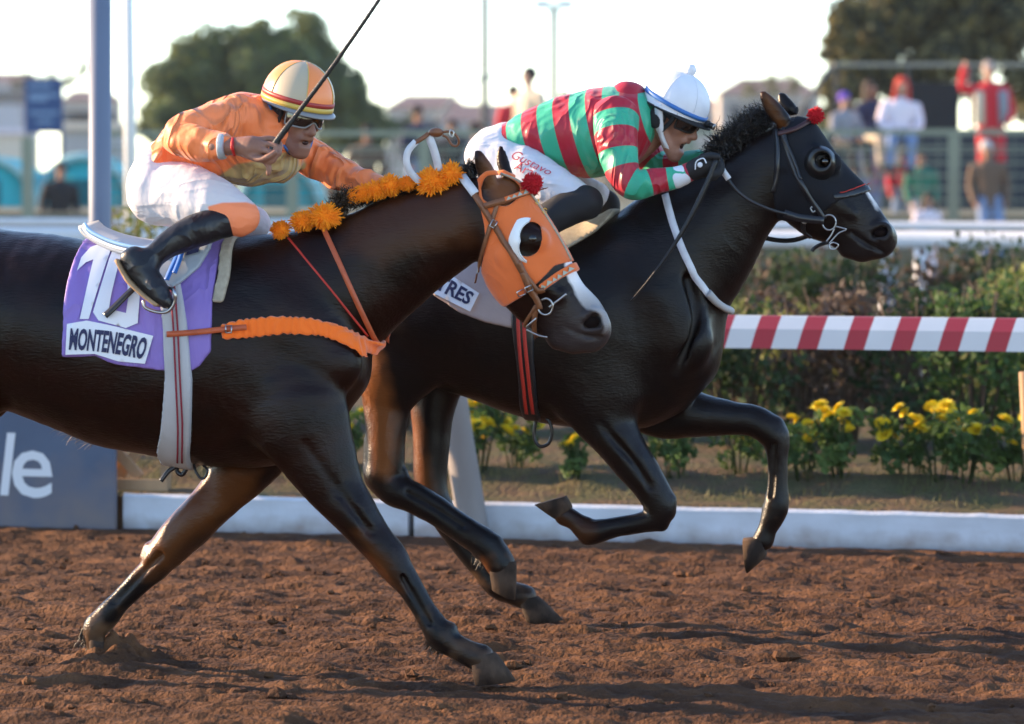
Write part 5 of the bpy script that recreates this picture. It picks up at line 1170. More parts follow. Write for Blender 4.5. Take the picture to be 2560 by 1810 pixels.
# ---- flower plants
FLM = []
for q in range(2):
    V = []; F = []; rg = np.random.default_rng(q)
    for ring in range(4):
        nn = 13 - 2*ring; el = .15 + .33*ring
        for k in range(nn):
            a = 2*math.pi*(k + .5*(ring % 2))/nn + rg.normal()*.1; L_ = .027*(1 - .13*ring); d = np.array([math.cos(a)*math.cos(el), math.sin(a)*math.cos(el), math.sin(el)]); s = np.array([-math.sin(a), math.cos(a), 0])*.0058; b = len(V)
            V += [d*.004 - s*.6, d*.004 + s*.6, d*L_*.75 + s, d*L_ + np.array([0, 0, .003]), d*L_*.75 - s]; F.append((b, b+1, b+2, b+3, b+4))
    FLM.append(meshdata('flower', V, F, M_PETAL, smooth=False))
def plant_variant(seed):
    rg = np.random.default_rng(seed); cl = [(rg.uniform(-.10, .10), rg.uniform(-.09, .09), rg.uniform(.05, .2), .05, .05, .04) for _ in range(11)]
    P = cloud(330, cl, seed); V, F = leaves(P, rg.uniform(.026, .05, len(P)), seed); fol = meshdata('foliage', V, F, LM_G, smooth=False)
    st = MB()
    for k in range(8): a = rg.uniform(0, 6.28); st.sweep([(0.02*math.cos(a), .02*math.sin(a), -.05), (.05*math.cos(a), .05*math.sin(a), .09), (.1*math.cos(a), .1*math.sin(a), .19)], [.004, .003, .002], 5)
    return fol, meshdata('stem', st.V, st.F, LM_D), rg
PV = [plant_variant(40 + i) for i in range(4)]
def flower_plant(px, t, label, i, scale=1.0, nf=7, py_f=None):
    fol, stm, rg = PV[i % 4]; rg = np.random.default_rng(100 + i); s = ks(px, -t); e = kempty('flower_plant', s, -t, bedz(t)); e.rotation_euler = (0, 0, rg.uniform(0, 6.28)); e.scale = (scale,)*3
    tag(e, label, 'plant', 'yellow flowering plants in the bed')
    for m_, n_ in ((fol, 'foliage'), (stm, 'stem')): link(bpy.data.objects.new(n_, m_), e)
    for k in range(nf):
        f = bpy.data.objects.new('flower', FLM[k % 2]); link(f, e); a = rg.uniform(0, 6.28); r_ = rg.uniform(.02, .14); f.location = (r_*math.cos(a), r_*math.sin(a), rg.uniform(.16, .27) - r_*.35); f.rotation_euler = (rg.normal()*.4, rg.normal()*.4, a); q = rg.uniform(.9, 1.4); f.scale = (q, q, q)
fl_ = [(880,.72,'yellow flowered plant left of the leaning post, seen between the horses\' legs',1.1,6),(1085,.9,'small yellow flowered plant just behind the leaning grey post',.9,3),(1195,.70,'yellow flowered plant right of the leaning post under the black girth',1.15,11),(1290,.85,'yellow flowered plant under the dangling girth loop',1.0,8),(1450,.66,'yellow flowered plant below the leading horse\'s chest',1.0,6),(1690,.68,'yellow flowered plant under the leading horse\'s raised forearm',1.05,5),
       (1850,.68,'yellow flowered plant touching the left of the hanging foreleg',1.0,5),(2010,.74,'bushy yellow flowered plant first right of the hanging foreleg',1.15,8),(2105,.70,'tall bushy yellow flowered plant second right of the hanging foreleg',1.2,7),(2275,.72,'wide yellow flowered plant in the middle of the right bed',1.2,9),(2345,.76,'yellow flowered plant just right of the wide one',1.15,6),(2410,.70,'yellow flowered plant second from the right picture edge',1.15,8),(2545,.70,'yellow flowered plant at the right picture edge',1.1,6)]
for i, (px, t, lb, sc_, nf) in enumerate(fl_): flower_plant(px, t - (.0, .14, .07)[i % 3], lb, i, sc_*(1.12, .98, 1.22)[i % 3], nf + (2, 0, 4)[i % 3])
# ---- grass tufts on the verge
rg = np.random.default_rng(77); V = []; F = []
for i in range(5200):
    s_ = rg.uniform(-3, 3.4); t_ = abs(rg.normal(.36, .16)) + .13; h_ = rg.uniform(.015, .05); a = rg.uniform(0, 6.28); d = np.array([math.cos(a), math.sin(a), 0]); p = np.array([s_, t_, bedz(t_) - .005]); b = len(V); l = rg.normal(size=3)*.35
    if vnoise(np.array([[s_*3, t_*8, 0]]))[0] < -.15: continue
    V += [p - d*.003, p + d*.003, p + (np.array([0, 0, 1]) + l)*h_]; F.append((b, b+1, b+2))
o = kobj('verge_grass', 0, 0, V, F, leafmat('dry_grass_blade', (.15, .13, .055), (.09, .10, .035), .2), smooth=False); tag(o, 'short dry grass on the bank above the white kerb', 'grass', kind='stuff')
# ---- shrubs
def shrub(px, t, hgt, wid, lm, label, seed, n=1150, leaf=.055, z0=None, twig=10):
    s = ks(px, -t); z0 = bedz(t) if z0 is None else z0; e = kempty('shrub', s, -t, z0); tag(e, label, 'shrub', 'shrubs behind the striped rail'); rg = np.random.default_rng(seed)
    cl = []
    for k in range(26):
        h = rg.uniform(.08, 1)**.8; q = wid*.5*(1 - .45*h); a = rg.uniform(0, 6.28); r_ = q*math.sqrt(rg.uniform(0, 1)); cl.append((r_*math.cos(a)*1.0, r_*math.sin(a)*.7, h*hgt*.9, wid*.16, wid*.14, hgt*.13))
    P = cloud(n, cl, seed); V, F = leaves(P, rg.uniform(.6, 1.3, n)*leaf, seed); mobj('foliage', V, F, lm, e, smooth=False)
    st = MB()
    for k in range(twig): a = rg.uniform(0, 6.28); r_ = wid*.35*rg.uniform(.2, 1); st.sweep([(.02*math.cos(a), .02*math.sin(a), -.1), (.5*r_*math.cos(a), .4*r_*math.sin(a), hgt*.5), (r_*math.cos(a), .7*r_*math.sin(a), hgt*.95)], [.010, .007, .003], 5)
    mobj('branches', st.V, st.F, M_BARK, e)
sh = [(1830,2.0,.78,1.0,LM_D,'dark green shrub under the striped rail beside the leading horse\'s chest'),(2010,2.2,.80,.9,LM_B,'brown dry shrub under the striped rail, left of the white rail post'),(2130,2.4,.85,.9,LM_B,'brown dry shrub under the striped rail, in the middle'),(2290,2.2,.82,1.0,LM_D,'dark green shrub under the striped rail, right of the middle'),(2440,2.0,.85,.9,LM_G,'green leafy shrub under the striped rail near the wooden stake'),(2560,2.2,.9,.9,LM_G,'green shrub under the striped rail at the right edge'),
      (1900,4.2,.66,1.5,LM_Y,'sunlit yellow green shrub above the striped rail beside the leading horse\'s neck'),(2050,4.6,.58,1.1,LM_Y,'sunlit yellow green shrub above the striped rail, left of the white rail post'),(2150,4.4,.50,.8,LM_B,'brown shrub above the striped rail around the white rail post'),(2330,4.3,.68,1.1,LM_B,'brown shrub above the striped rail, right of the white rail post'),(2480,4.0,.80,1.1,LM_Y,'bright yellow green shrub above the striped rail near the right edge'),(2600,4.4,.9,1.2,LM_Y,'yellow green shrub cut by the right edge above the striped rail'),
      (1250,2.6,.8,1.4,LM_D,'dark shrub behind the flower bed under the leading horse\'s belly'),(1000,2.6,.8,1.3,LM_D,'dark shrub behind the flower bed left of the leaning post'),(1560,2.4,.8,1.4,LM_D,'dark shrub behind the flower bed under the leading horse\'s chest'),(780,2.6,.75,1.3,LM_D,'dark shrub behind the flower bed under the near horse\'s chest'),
      (345,4.0,1.22,.8,LM_Y,'pale yellow shrub behind the near rider\'s seat'),(480,2.8,.6,1.3,LM_Y,'low yellow green shrub seen under the near horse\'s girth')]
for i, a in enumerate(sh): shrub(*a, seed=200+i)
far = [(1780,6.8,1.12,1.7,LM_D),(1960,7.0,1.1,1.6,LM_B),(2075,6.6,1.12,1.2,LM_D),(2345,7.0,1.1,1.2,LM_B),(2430,6.8,1.18,1.5,LM_D),(2580,7.0,1.15,1.6,LM_D)]
fl2 = ['dark hedge bush under the white rail beside the leading horse\'s muzzle','brown hedge bush under the white rail, second from the leading horse','dark hedge bush under the white rail, left of its post','brown hedge bush under the white rail, right of its post','dark hedge bush under the white rail, second from the right edge','dark hedge bush under the white rail at the right edge']
for i, a in enumerate(far): shrub(*a, fl2[i], seed=300+i, n=1600, leaf=.06, z0=.1)
# ---- leaning post, striped rail, stake
M_POST = mat('grey_post_paint', (.25, .22, .21), rough=.7, noise=(4, .5, (.18, .155, .145), (1, 1, .3)))
def pillar(name, fr_pts, r, mats, label, cat, n=12, group=None, flat=1.0):
    P = np.array(fr_pts, float); b = P[0].copy(); V, F = sweep(P - b, r, n); o = mobj(name, V, F, mats); o.location = [float(x) for x in b]; return tag(o, label, cat, group)
Yp = kY(1170, .08); pb = at(1186, 1345, Yp); pt_ = at(1118, 830, Yp + .05); pmid = at(1146, 1090, Yp)
pillar('rail_post', resample(np.array([pb, at(1172,1250,Yp), pmid, at(1131,980,Yp), pt_]), 16), np.linspace(.072, .064, 16), M_POST, 'leaning grey rail post at the kerb gap below the horses', 'post')
M_STRIPE = mat('striped_rail_paint', (.70, .69, .70), rough=.5, spec=.4, noise=(3, .25, (.60, .59, .60), U1))
def stripes(m):
    N = m.node_tree; n = N.nodes; b = n['Principled BSDF']; tc = n.new('ShaderNodeTexCoord'); sx = n.new('ShaderNodeSeparateXYZ'); N.links.new(tc.outputs['Object'], sx.inputs[0])
    q1 = _mk(n, 'MULTIPLY_ADD'); N.links.new(sx.outputs[2], q1.inputs[0]); q1.inputs[1].default_value = -.30; N.links.new(sx.outputs[0], q1.inputs[2])
    q2 = _mk(n, 'DIVIDE'); N.links.new(q1.outputs[0], q2.inputs[0]); q2.inputs[1].default_value = .2115; q3 = _mk(n, 'FRACT'); N.links.new(q2.outputs[0], q3.inputs[0]); q4 = _mk(n, 'LESS_THAN'); N.links.new(q3.outputs[0], q4.inputs[0]); q4.inputs[1].default_value = .44
    mx = n.new('ShaderNodeMix'); mx.data_type = 'RGBA'; mx.inputs[7].default_value = (.40, .035, .05, 1); src = b.inputs['Base Color'].links[0].from_socket; N.links.new(src, mx.inputs[6]); N.links.new(q4.outputs[0], mx.inputs[0]); N.links.new(mx.outputs[2], b.inputs['Base Color'])
stripes(M_STRIPE)
prof_r = [(0, 0), (0, .088), (.028, .146), (.075, .146), (.10, .10), (.10, 0)]; V = []; F = []; x0, x1 = -6.0, 6.0
for x in (x0, x1): V += [(x, y, z) for y, z in prof_r]
F = [(k, k+6, (k+1) % 6 + 6, (k+1) % 6) for k in range(6)] + [(5, 4, 3, 2, 1, 0), (6, 7, 8, 9, 10, 11)]
sr = kobj('striped_rail', ks(1876, .10), .10, V, F, M_STRIPE, z=.907, smooth=False); tag(sr, 'red and white striped running rail along the track edge', 'rail')
M_TAN = mat('sunlit_timber', (.42, .27, .15), rough=.8, noise=(12, .5, (.30, .19, .11), (1, 1, .2)))
Ys = kY(2552, -.5); pillar('garden_stake', [at(2576,1180,Ys), at(2568,1050,Ys), at(2561,930,Ys)], [.03, .028, .026], M_TAN, 'tan wooden stake in the flower bed at the right edge', 'stake', 8)
# ---- blue grey board with white letters, timber trestle
M_BOARD = mat('blue_grey_board', (.085, .115, .175), rough=.7, noise=(5, .5, (.07, .095, .15), (.5, 1, 1)))
def dirt_low(m):
    N = m.node_tree; n = N.nodes; b = n['Principled BSDF']; tc = n.new('ShaderNodeTexCoord'); sx = n.new('ShaderNodeSeparateXYZ'); N.links.new(tc.outputs['Object'], sx.inputs[0]); tn = n.new('ShaderNodeTexNoise'); tn.inputs['Scale'].default_value = 6; N.links.new(tc.outputs['Object'], tn.inputs[0])
    q = _mk(n, 'MULTIPLY_ADD'); N.links.new(tn.outputs[0], q.inputs[0]); q.inputs[1].default_value = .7; N.links.new(sx.outputs[2], q.inputs[2]); mr = n.new('ShaderNodeMapRange'); mr.inputs[1].default_value = .30; mr.inputs[2].default_value = .75; mr.inputs[3].default_value = .75; mr.inputs[4].default_value = 0; N.links.new(q.outputs[0], mr.inputs[0])
    mx = n.new('ShaderNodeMix'); mx.data_type = 'RGBA'; mx.inputs[7].default_value = (.20, .155, .14, 1); N.links.new(b.inputs['Base Color'].links[0].from_socket, mx.inputs[6]); N.links.new(mr.outputs[0], mx.inputs[0]); N.links.new(mx.outputs[2], b.inputs['Base Color'])
dirt_low(M_BOARD)
sb1 = ks(284, .06); e = kempty('advertising_board', sb1, .06); tag(e, 'blue grey advertising board with large white letters at the lower left', 'board')
mb = MB(); mb.box((-2.6, 0, -.02), (0, .04, .86), 0, .004); mb.build('panel', M_BOARD, e)
M_LET = mat('white_board_letter', (.66, .67, .70), rough=.6)
def letter(ch, px0, px1, py0, py1, shear=0.0, bold=.02):
    tv, tf = text2d(ch, bold); Yb = kY(80, .06); a0 = ks(px0, .06) - sb1; a1 = ks(px1, .06) - sb1; z0 = at(px0, py1, Yb)[2]; z1 = at(px0, py0, Yb)[2]
    V = [(a0 + (a1-a0)*x + shear*(z1-z0)*y, -.004, z0 + (z1-z0)*y) for x, y in tv] + [(a0 + (a1-a0)*x + shear*(z1-z0)*y, .0, z0 + (z1-z0)*y) for x, y in tv]; mobj('letter', V, [f if True else f for f in tf], M_LET, e, smooth=False)
letter('e', 28, 130, 1126, 1245, .0, .008); letter('l', -2, 19, 1083, 1240, .13, .05); letter('l', -62, -41, 1083, 1240, .13, .05); letter('i', -112, -91, 1083, 1240, .13, .05)
for x in (-2.4, -1.2, -.12): mb = MB(); mb.box((x, .045, -.1), (x+.06, .09, .84), 0); mb.build('support', M_TAN, e)
e = kempty('timber_trestle', ks(330, -.05), -.10); tag(e, 'sunlit timber trestle with crossed braces beside the blue grey board', 'trestle')
tz = lambda py: at(330, py, kY(330, -.05))[2]
tx = lambda px: ks(px, -.1) - ks(330, -.05)
def plank(a, b, w_, th=.025, y=.0):
    a, b = np.array(a), np.array(b); d = (b-a)/np.linalg.norm(b-a); nrm = np.array([-d[1], d[0]])*w_/2; q = [a-nrm, b-nrm, b+nrm, a+nrm]
    V = [(p[0], y, p[1]) for p in q] + [(p[0], y+th, p[1]) for p in q]; mobj('plank', V, [(0,1,2,3),(7,6,5,4),(0,4,5,1),(1,5,6,2),(2,6,7,3),(3,7,4,0)], M_TAN, e, smooth=False)
plank((tx(250), tz(1213)), (tx(420), tz(1213)), .055, y=-.028); plank((tx(270), tz(1110)), (tx(345), tz(1196)), .05); plank((tx(365), tz(1096)), (tx(282), tz(1200)), .05, y=.03); plank((tx(290), tz(1330)), (tx(290), tz(1060)), .045, y=.06); plank((tx(400), tz(1330)), (tx(400), tz(1060)), .045, y=.06); plank((tx(255), tz(1090)), (tx(420), tz(1085)), .05, y=-.028)
# ---- tall poles
M_BPOLE = mat('blue_grey_pole', (.135, .165, .235), rough=.55, noise=(2, .3, (.115, .14, .20), U1))
M_WPOLE = mat('white_pole', (.66, .65, .62), rough=.6)
pillar('pole', [at(250, 1340, 17.7), at(250, -120, 17.7)], .0555, M_BPOLE, 'thick blue grey pole rising behind the near horse\'s back', 'pole', 20)
pillar('pole', [at(330, 720, 30), at(318, -160, 30)], [.055, .048], M_WPOLE, 'slim sunlit white pole right of the thick blue grey pole', 'pole', 14)
M_FARP = mat('far_grey_pole', (.09, .095, .10), rough=.7)
pillar('light_pole', [at(1212, 520, 110), at(1212, -150, 110)], .14, M_FARP, 'thin far light pole left of the rider in hoops', 'pole', 8, 'far light poles')
for px, yt, D_, lb in ((1385, 12, 140, 'far floodlight pole with lamps above the rider in hoops'), (1524, 98, 200, 'farthest small floodlight pole behind the white helmet')):
    b = at(px, 520, D_); e = empty('light_pole', b); tag(e, lb, 'pole', 'far light poles'); tp = at(px, yt, D_) - b; V, F = sweep([(0, 0, 0), tp], .17, 8); mobj('mast', V, F, M_FARP, e)
    for q in (-1, 1): mb = MB(); mb.box(tp + [q*.45-.35, -.15, -.18], tp + [q*.45+.35, .15, .22]); mb.build('lamp', M_WPOLE, e)
pillar('hoop_pole', resample(np.array([at(1090,300,60), at(1150,225,60), at(1200,197,60), at(1260,190,60), at(1330,196,60)]), 20), .03, mat('dull_metal', (.22,.24,.24), rough=.6), 'thin curved metal pole arching beside the spectators in the middle', 'pole', 6)
# ---- white running rails of the inner course
M_RAILW = mat('white_rail_paint', (.62, .62, .64), rough=.5, noise=(2, .3, (.54, .54, .56), U1))
def rail(Y0, ztop, hgt, label, posts, thick=.10):
    t = -(Y0 - 16.41); e = kempty('running_rail', 0, t); tag(e, label, 'rail', 'white running rails'); c = hgt*.22
    pr = [(0, ztop-hgt+c), (0, ztop-c), (c, ztop), (thick-c, ztop), (thick, ztop-c), (thick, ztop-hgt+c), (thick-c, ztop-hgt), (c, ztop-hgt)]
    V = [(x, y, z) for x in (-14, 12) for y, z in pr]; F = [(k, k+8, (k+1) % 8 + 8, (k+1) % 8) for k in range(8)] + [tuple(range(7, -1, -1)), tuple(range(8, 16))]; mobj('rail_beam', V, F, M_RAILW, e)
    for px in posts: x = ks(px, t); V, F = sweep([(x, thick/2, -.1), (x, thick/2, ztop-hgt-.002)], .058, 12); mobj('post', V, F, M_RAILW, e)
rail(24.0, 1.285, .118, 'nearer thick white running rail behind the horses', (-220, 560, 1390, 2216, 3000)); rail(30.0, 1.245, .075, 'farther thin white running rail below the mesh fence', (-100, 700, 1500, 2300), .08)
# ---- mesh fence
M_FENCE = mat('grey_green_fence', (.21, .23, .17), rough=.7)
t48 = -(48.0 - 16.41); e = kempty('mesh_fence', 0, t48); tag(e, 'grey green wire fence with posts in front of the crowd', 'fence')
for k in range(-2, 11):
    x = ks(70 + 330*k, t48); mb = MB(); mb.box((x-.075, 0, -.1), (x+.075, .10, 2.08)); mb.build('post', M_FENCE, e)
mb = MB(); mb.box((-14, -.01, 2.09), (12, .06, 2.17)); mb.build('top_rail', M_FENCE, e)
for z in (1.93, 1.86, 1.72, 1.55, 1.38, 1.22, 1.10, .95): mb = MB(); mb.box((-14, .03, z-.012), (12, .055, z+.012)); mb.build('wire', M_FENCE, e)
M_MESH = mat('fence_wire', (.20, .22, .16), rough=.7)
mb = MB()
for x in np.arange(-9.5, 8.5, .25): mb.box((x-.005, .056, .6), (x+.005, .066, 2.08))
o = mb.build('wire_mesh', M_MESH, e); o['kind'] = 'stuff'
# ---- terrace the crowd stands on
mb = MB(); mb.box((-60, .6, -.2), (60, 14, 1.0)); o = mb.build('terrace', mat('terrace_ground', (.16, .15, .12), rough=.95, noise=(1.5, .5, (.11, .12, .07), U1))); o.location = [float(x) for x in kp(0, t48)]; o.rotation_euler = (0, 0, KROT); o['kind'] = 'structure'
# ------------------------------------------------------------------ crowd, tents, buildings, trees
def fmat(name, c, r_=.8): return mat(name, c, rough=r_)
SK = [fmat('crowd_skin', (.45, .25, .17)), fmat('crowd_skin_tan', (.33, .17, .11))]
def crowd(px, head_py, D, label, top, bottom, hair, pose='stand', face=0, sk=0, scale=1.0, extra=None, facing=0.0):
    """a spectator whose head centre is seen at (px, head_py) at depth D; own axes: x out of the chest"""
    hc = at(px, head_py, D); H = 1.60*scale if pose in ('stand', 'armup') else .80*scale
    b = hc - np.array([0, 0, H]); e = empty('person', b, R(-90 + facing)); e.rotation_euler = (.07*math.sin(px*1.7), .05*math.cos(px), R(-90 + facing)); tag(e, label, 'person', 'spectators behind the fence'); s = scale; T = Tube
    hz = H/s
    if pose == 'sit': hip = .10; legs = [[(0, q*.10, hip, .085, .085), (.22, q*.12, hip+.02, .075, .075), (.40, q*.13, hip, .06, .06), (.42, q*.13, hip-.22, .05, .05), (.44, q*.13, hip-.40, .045, .045), (.54, q*.13, hip-.44, .04, .04)] for q in (-1, 1)]
    else: hip = .86; legs = [[(0, q*.09, hip, .09, .09), (.02, q*.11, .48, .07, .07), (0, q*.12, .08, .05, .05), (.10, q*.13, .03, .04, .045)] for q in (-1, 1)]
    sh = hz - .23
    torso = [(0, 0, hip-.02, .11, .15), (0, 0, hip + (sh-hip)*.5, .11, .155), (0, 0, sh-.06, .11, .19), (0, 0, sh+.02, .07, .12)]
    if pose == 'sit': arms = [[(0, q*.20, sh-.03, .06, .06), (.08, q*.25, sh-.26, .05, .05), (.28, q*.12, sh-.36, .042, .042)] for q in (-1, 1)]; hands = [(.33, q*.08, sh-.37) for q in (-1, 1)]
    elif pose == 'armup': arms = [[(0, -.20, sh-.02, .06, .06), (.05, -.36, sh+.02, .052, .052), (.12, -.34, sh+.25, .045, .045)], [(0, .20, sh-.03, .06, .06), (.05, .27, sh-.28, .05, .05), (.16, .22, sh-.45, .042, .042)]]; hands = [(.16, -.33, sh+.33), (.22, .2, sh-.5)]
    else: arms = [[(0, q*.20, sh-.03, .06, .06), (-.02, q*.25, sh-.28, .05, .05), (.10, q*.22, sh-.50, .04, .04)] for q in (-1, 1)]; hands = [(.14, q*.21, sh-.56) for q in (-1, 1)]
    body = [T([(0, 0, hz, .098, .078)], .02), T([(.03, 0, hz-.06, .06, .055)], .03), T([(.1, 0, hz-.02, .018, .016)], .015), T([(0, 0, hz-.1, .055, .055), (0, 0, sh, .06, .06)], .03), T(torso, .03), *[T(l, .03) for l in legs], *[T(a, .03) for a in arms], *[T([(*h, .045, .04), (h[0]+.05, h[1], h[2]-.02, .03, .03)], .02) for h in hands]]
    sc3 = lambda V: V*s
    V, Q = nets(*Field([shrink(t, .006) for t in body]).grid(.022), smooth=1); mobj('body', sc3(V), Q, SK[sk], e)
    V, Q = nets(*Field([T(torso, .03), *[T(a, .03) for a in arms]]).grid(.022), smooth=1); V = V*1.0; mobj('shirt', sc3(V + vnormals(V, Q)*.012), Q, top, e)
    V, Q = nets(*Field([T(torso[:1] + [(0, 0, hip+.08, .112, .15)], .03), *[T(l[:-1], .03) for l in legs]]).grid(.022), smooth=1); mobj('trousers', sc3(V + vnormals(V, Q)*.010), Q, bottom, e)
    for l in legs:
        V, Q = nets(*Field([T([l[-2], l[-1]], .03)]).grid(.02), smooth=1); mobj('shoe', sc3(V + vnormals(V, Q)*.014), Q, M_BLK, e)
    if hair is not None:
        hm, ln = hair; hf = [T([(-.02, 0, hz+.035, .098, .088)], .02)] + ([T([(-.05, 0, hz, .08, .085), (-.06, 0, hz-.2, .06, .10)], .03), T([(.03, -.085, hz-.02, .04, .02), (.03, -.09, hz-.22, .04, .03)], .02), T([(.03, .085, hz-.02, .04, .02), (.03, .09, hz-.22, .04, .03)], .02)] if ln else [])
        V, Q = nets(*Field(hf, post=lambda D_, X, Y, Z: D_).grid(.018), smooth=1); V = V + vnormals(V, Q)*.004; mobj('hair', sc3(V), Q, hm, e)
    if extra: extra(e, s, hz, sh, hip)
    return e
C_ = lambda n, c: fmat('crowd_' + n, c)
navy, black, beige, red, white, jeans, grey, brown, green = C_('navy', (.02, .025, .06)), C_('black', (.015, .015, .018)), C_('beige', (.52, .43, .32)), C_('red', (.50, .02, .03)), C_('pale_lilac', (.66, .58, .64)), C_('jeans', (.17, .24, .40)), C_('grey', (.22, .22, .25)), C_('brown', (.12, .075, .05)), C_('green', (.03, .18, .12))
hb, hd, hr, hg, hp = (C_('hair_black', (.015, .012, .012)), 0), (C_('hair_dark', (.04, .025, .018)), 1), (C_('hair_red', (.42, .035, .02)), 1), (C_('cap_grey', (.42, .42, .42)), 0), (C_('hat_purple', (.12, .06, .38)), 0)
def pack(e, s, hz, sh, hip):
    mb = MB()
    for q in (-1, 1): mb.box((.085, q*.16-.065, hip+.02), (.155, q*.16+.065, sh-.04), 0, .02)
    mobj('vest_panel', [tuple(np.array(v)*s) for v in mb.V if v[1] < 0], [f for f in mb.F if max(f) < 32], beige, e); mobj('vest_panel', [tuple(np.array(v)*s) for v in mb.V if v[1] > 0], [f for f in mb.F if max(f) < 32], grey, e)
crowd(140, 425, 52, 'spectator in dark clothes behind the fence at the far left', black, black, hb, facing=20, sk=1)
crowd(905, 332, 53, 'spectator in brown behind the fence between the round tree and reins', brown, black, hb, sk=1)
crowd(1044, 284, 52, 'spectator with black hair and navy shirt above the white reins', navy, jeans, hb, facing=35, sk=1)
crowd(1122, 318, 54, 'short dark haired spectator right of the one in navy', black, black, hb, sk=1)
crowd(1203, 326, 52, 'spectator in grey behind the ears of the near horse', grey, jeans, hb, facing=60)
crowd(1278, 232, 52, 'spectator in a red top beside the hooped rider\'s back', red, jeans, hb, facing=40, sk=1)
crowd(1328, 190, 49.2, 'tall spectator in a beige coat above the hooped rider\'s back', beige, grey, hb, facing=-50, scale=1.13)
crowd(1408, 245, 60, 'small far spectator in brown just above the hooped rider', brown, black, hb, sk=1)
crowd(2112, 250, 50, 'seated child in a purple hat left of the red haired spectator', grey, black, hp, 'sit', scale=.9, facing=30)
crowd(2182, 222, 51, 'seated dark haired spectator in a navy jacket behind the purple hat', navy, beige, hd, 'sit', facing=25, sk=1)
crowd(2246, 215, 50, 'seated spectator with red hair, pale sweater and blue jeans', white, jeans, hr, 'sit', scale=1.08)
crowd(2484, 176, 50, 'standing spectator in red with raised arm and beige vest', red, red, (C_('hair_grey', (.34, .27, .24)), 0), 'armup', scale=1.06, extra=pack)
crowd(2485, 372, 46.9, 'spectator with a grey cap in front of the fence, below the raised arm', brown, jeans, hg, sk=1, scale=.94)
crowd(2254, 372, 51.5, 'spectator in a red shirt behind the fence below the seated group', red, jeans, hd, scale=.9, sk=1)
crowd(2308, 395, 51.2, 'spectator in a green shirt behind the fence beside the red shirt', green, white, hb, scale=.86, sk=1)
crowd(2312, 500, 46.8, 'low spectator with a white top just above the white rail', white, white, hd, scale=.75, facing=20)
crowd(2165, 345, 51.8, 'spectator in jeans and grey behind the fence under the seated child', grey, jeans, hb, scale=.95)
# ---- tents
M_TEAL = mat('teal_canvas', (.05, .46, .48), rough=.7, noise=(.8, .4, (.035, .36, .38), U1)); M_TEALP = fmat('pale_teal_edge', (.30, .50, .50))
def tent(px0, px1, top_py, bot_py, D, label, dep=2.5):
    a, b = at(px0, bot_py, D), at(px1, bot_py, D); ht = at(px0, top_py, D)[2] - 1.0; w_ = b[0]-a[0]; e = empty('tent', ((a[0]+b[0])/2, D, 1.0)); tag(e, label, 'tent', 'teal tents on the terrace'); V = []; F = []; n = 14
    for y, sc_ in ((0, 1.0), (.04, 1.0), (dep*.5, 1.04), (dep, 1.0)):
        for k in range(n+1): t = math.pi*k/n; V.append((-w_/2*math.cos(t)*(1 - .12*math.sin(t)), y, ht*sc_*math.sin(t)**.8 if 0 < k < n else 0))
    for r_ in range(3):
        for k in range(n): F.append((r_*(n+1)+k, r_*(n+1)+k+1, (r_+1)*(n+1)+k+1, (r_+1)*(n+1)+k))
    F.append(tuple(range(n, -1, -1))); F.append(tuple(3*(n+1)+k for k in range(n+1))); mobj('canopy', V, F, M_TEAL, e)
    V2, F2 = sweep([(V[k][0], -.06, V[k][2]) for k in range(n+1)], .07, 6); mobj('edge_pole', V2, F2, M_TEALP, e)
    mb = MB(); mb.box((-w_*.2, -.03, 0), (w_*.15, -.005, ht*.55)); mb.build('door_panel', fmat('teal_dark', (.015, .13, .14)), e)
tent(-160, 90, 395, 540, 57, 'teal tent at the left picture edge'); tent(90, 330, 392, 540, 58, 'teal tent behind the thick pole with curved edge'); tent(600, 800, 405, 540, 57, 'teal tent under the near rider\'s far arm')
# ---- dark booth and upper railing behind the seated spectators
e = empty('dark_booth', at(2350, HOR, 54.5) * np.array([1, 1, 0]) + np.array([0, 0, 1.0])); tag(e, 'dark booth with a thin top bar behind the seated spectators', 'booth')
wz = lambda py, D: at(0, py, D)[2]; wx = lambda px, D: at(px, HOR, D)[0]; cx = wx(2350, 54.5); D0 = 54.5
mb = MB(); mb.box((wx(2268, D0)-cx, 1.6, 0), (wx(2430, D0)-cx, 1.7, wz(200, D0)-1)); mb.build('back_wall', black, e)
for px in (2090, 2270, 2428, 2640): mb = MB(); mb.box((wx(px, D0)-cx-.03, -.04, 0), (wx(px, D0)-cx+.03, .04, wz(166, D0)-1)); mb.build('upright', C_('booth', (.03, .035, .045)), e)
mb = MB(); mb.box((wx(2080, D0)-cx, -.1, wz(166, D0)-1), (wx(2650, D0)-cx, .1, wz(157, D0)-1)); mb.build('top_bar', fmat('beam_grey', (.26, .24, .20)), e)
mb = MB(); mb.box((wx(2060, D0)-cx, -.02, 0), (wx(2650, D0)-cx, .25, wz(330, D0)-1)); mb.build('bench', C_('booth', (.03, .035, .045)), e)
b_ = at(1985, 300, 56); pillar('stay_pole', [b_, at(2078, 165, 56)], .04, M_FARP, 'slanting grey stay left of the seated spectators', 'pole', 6)
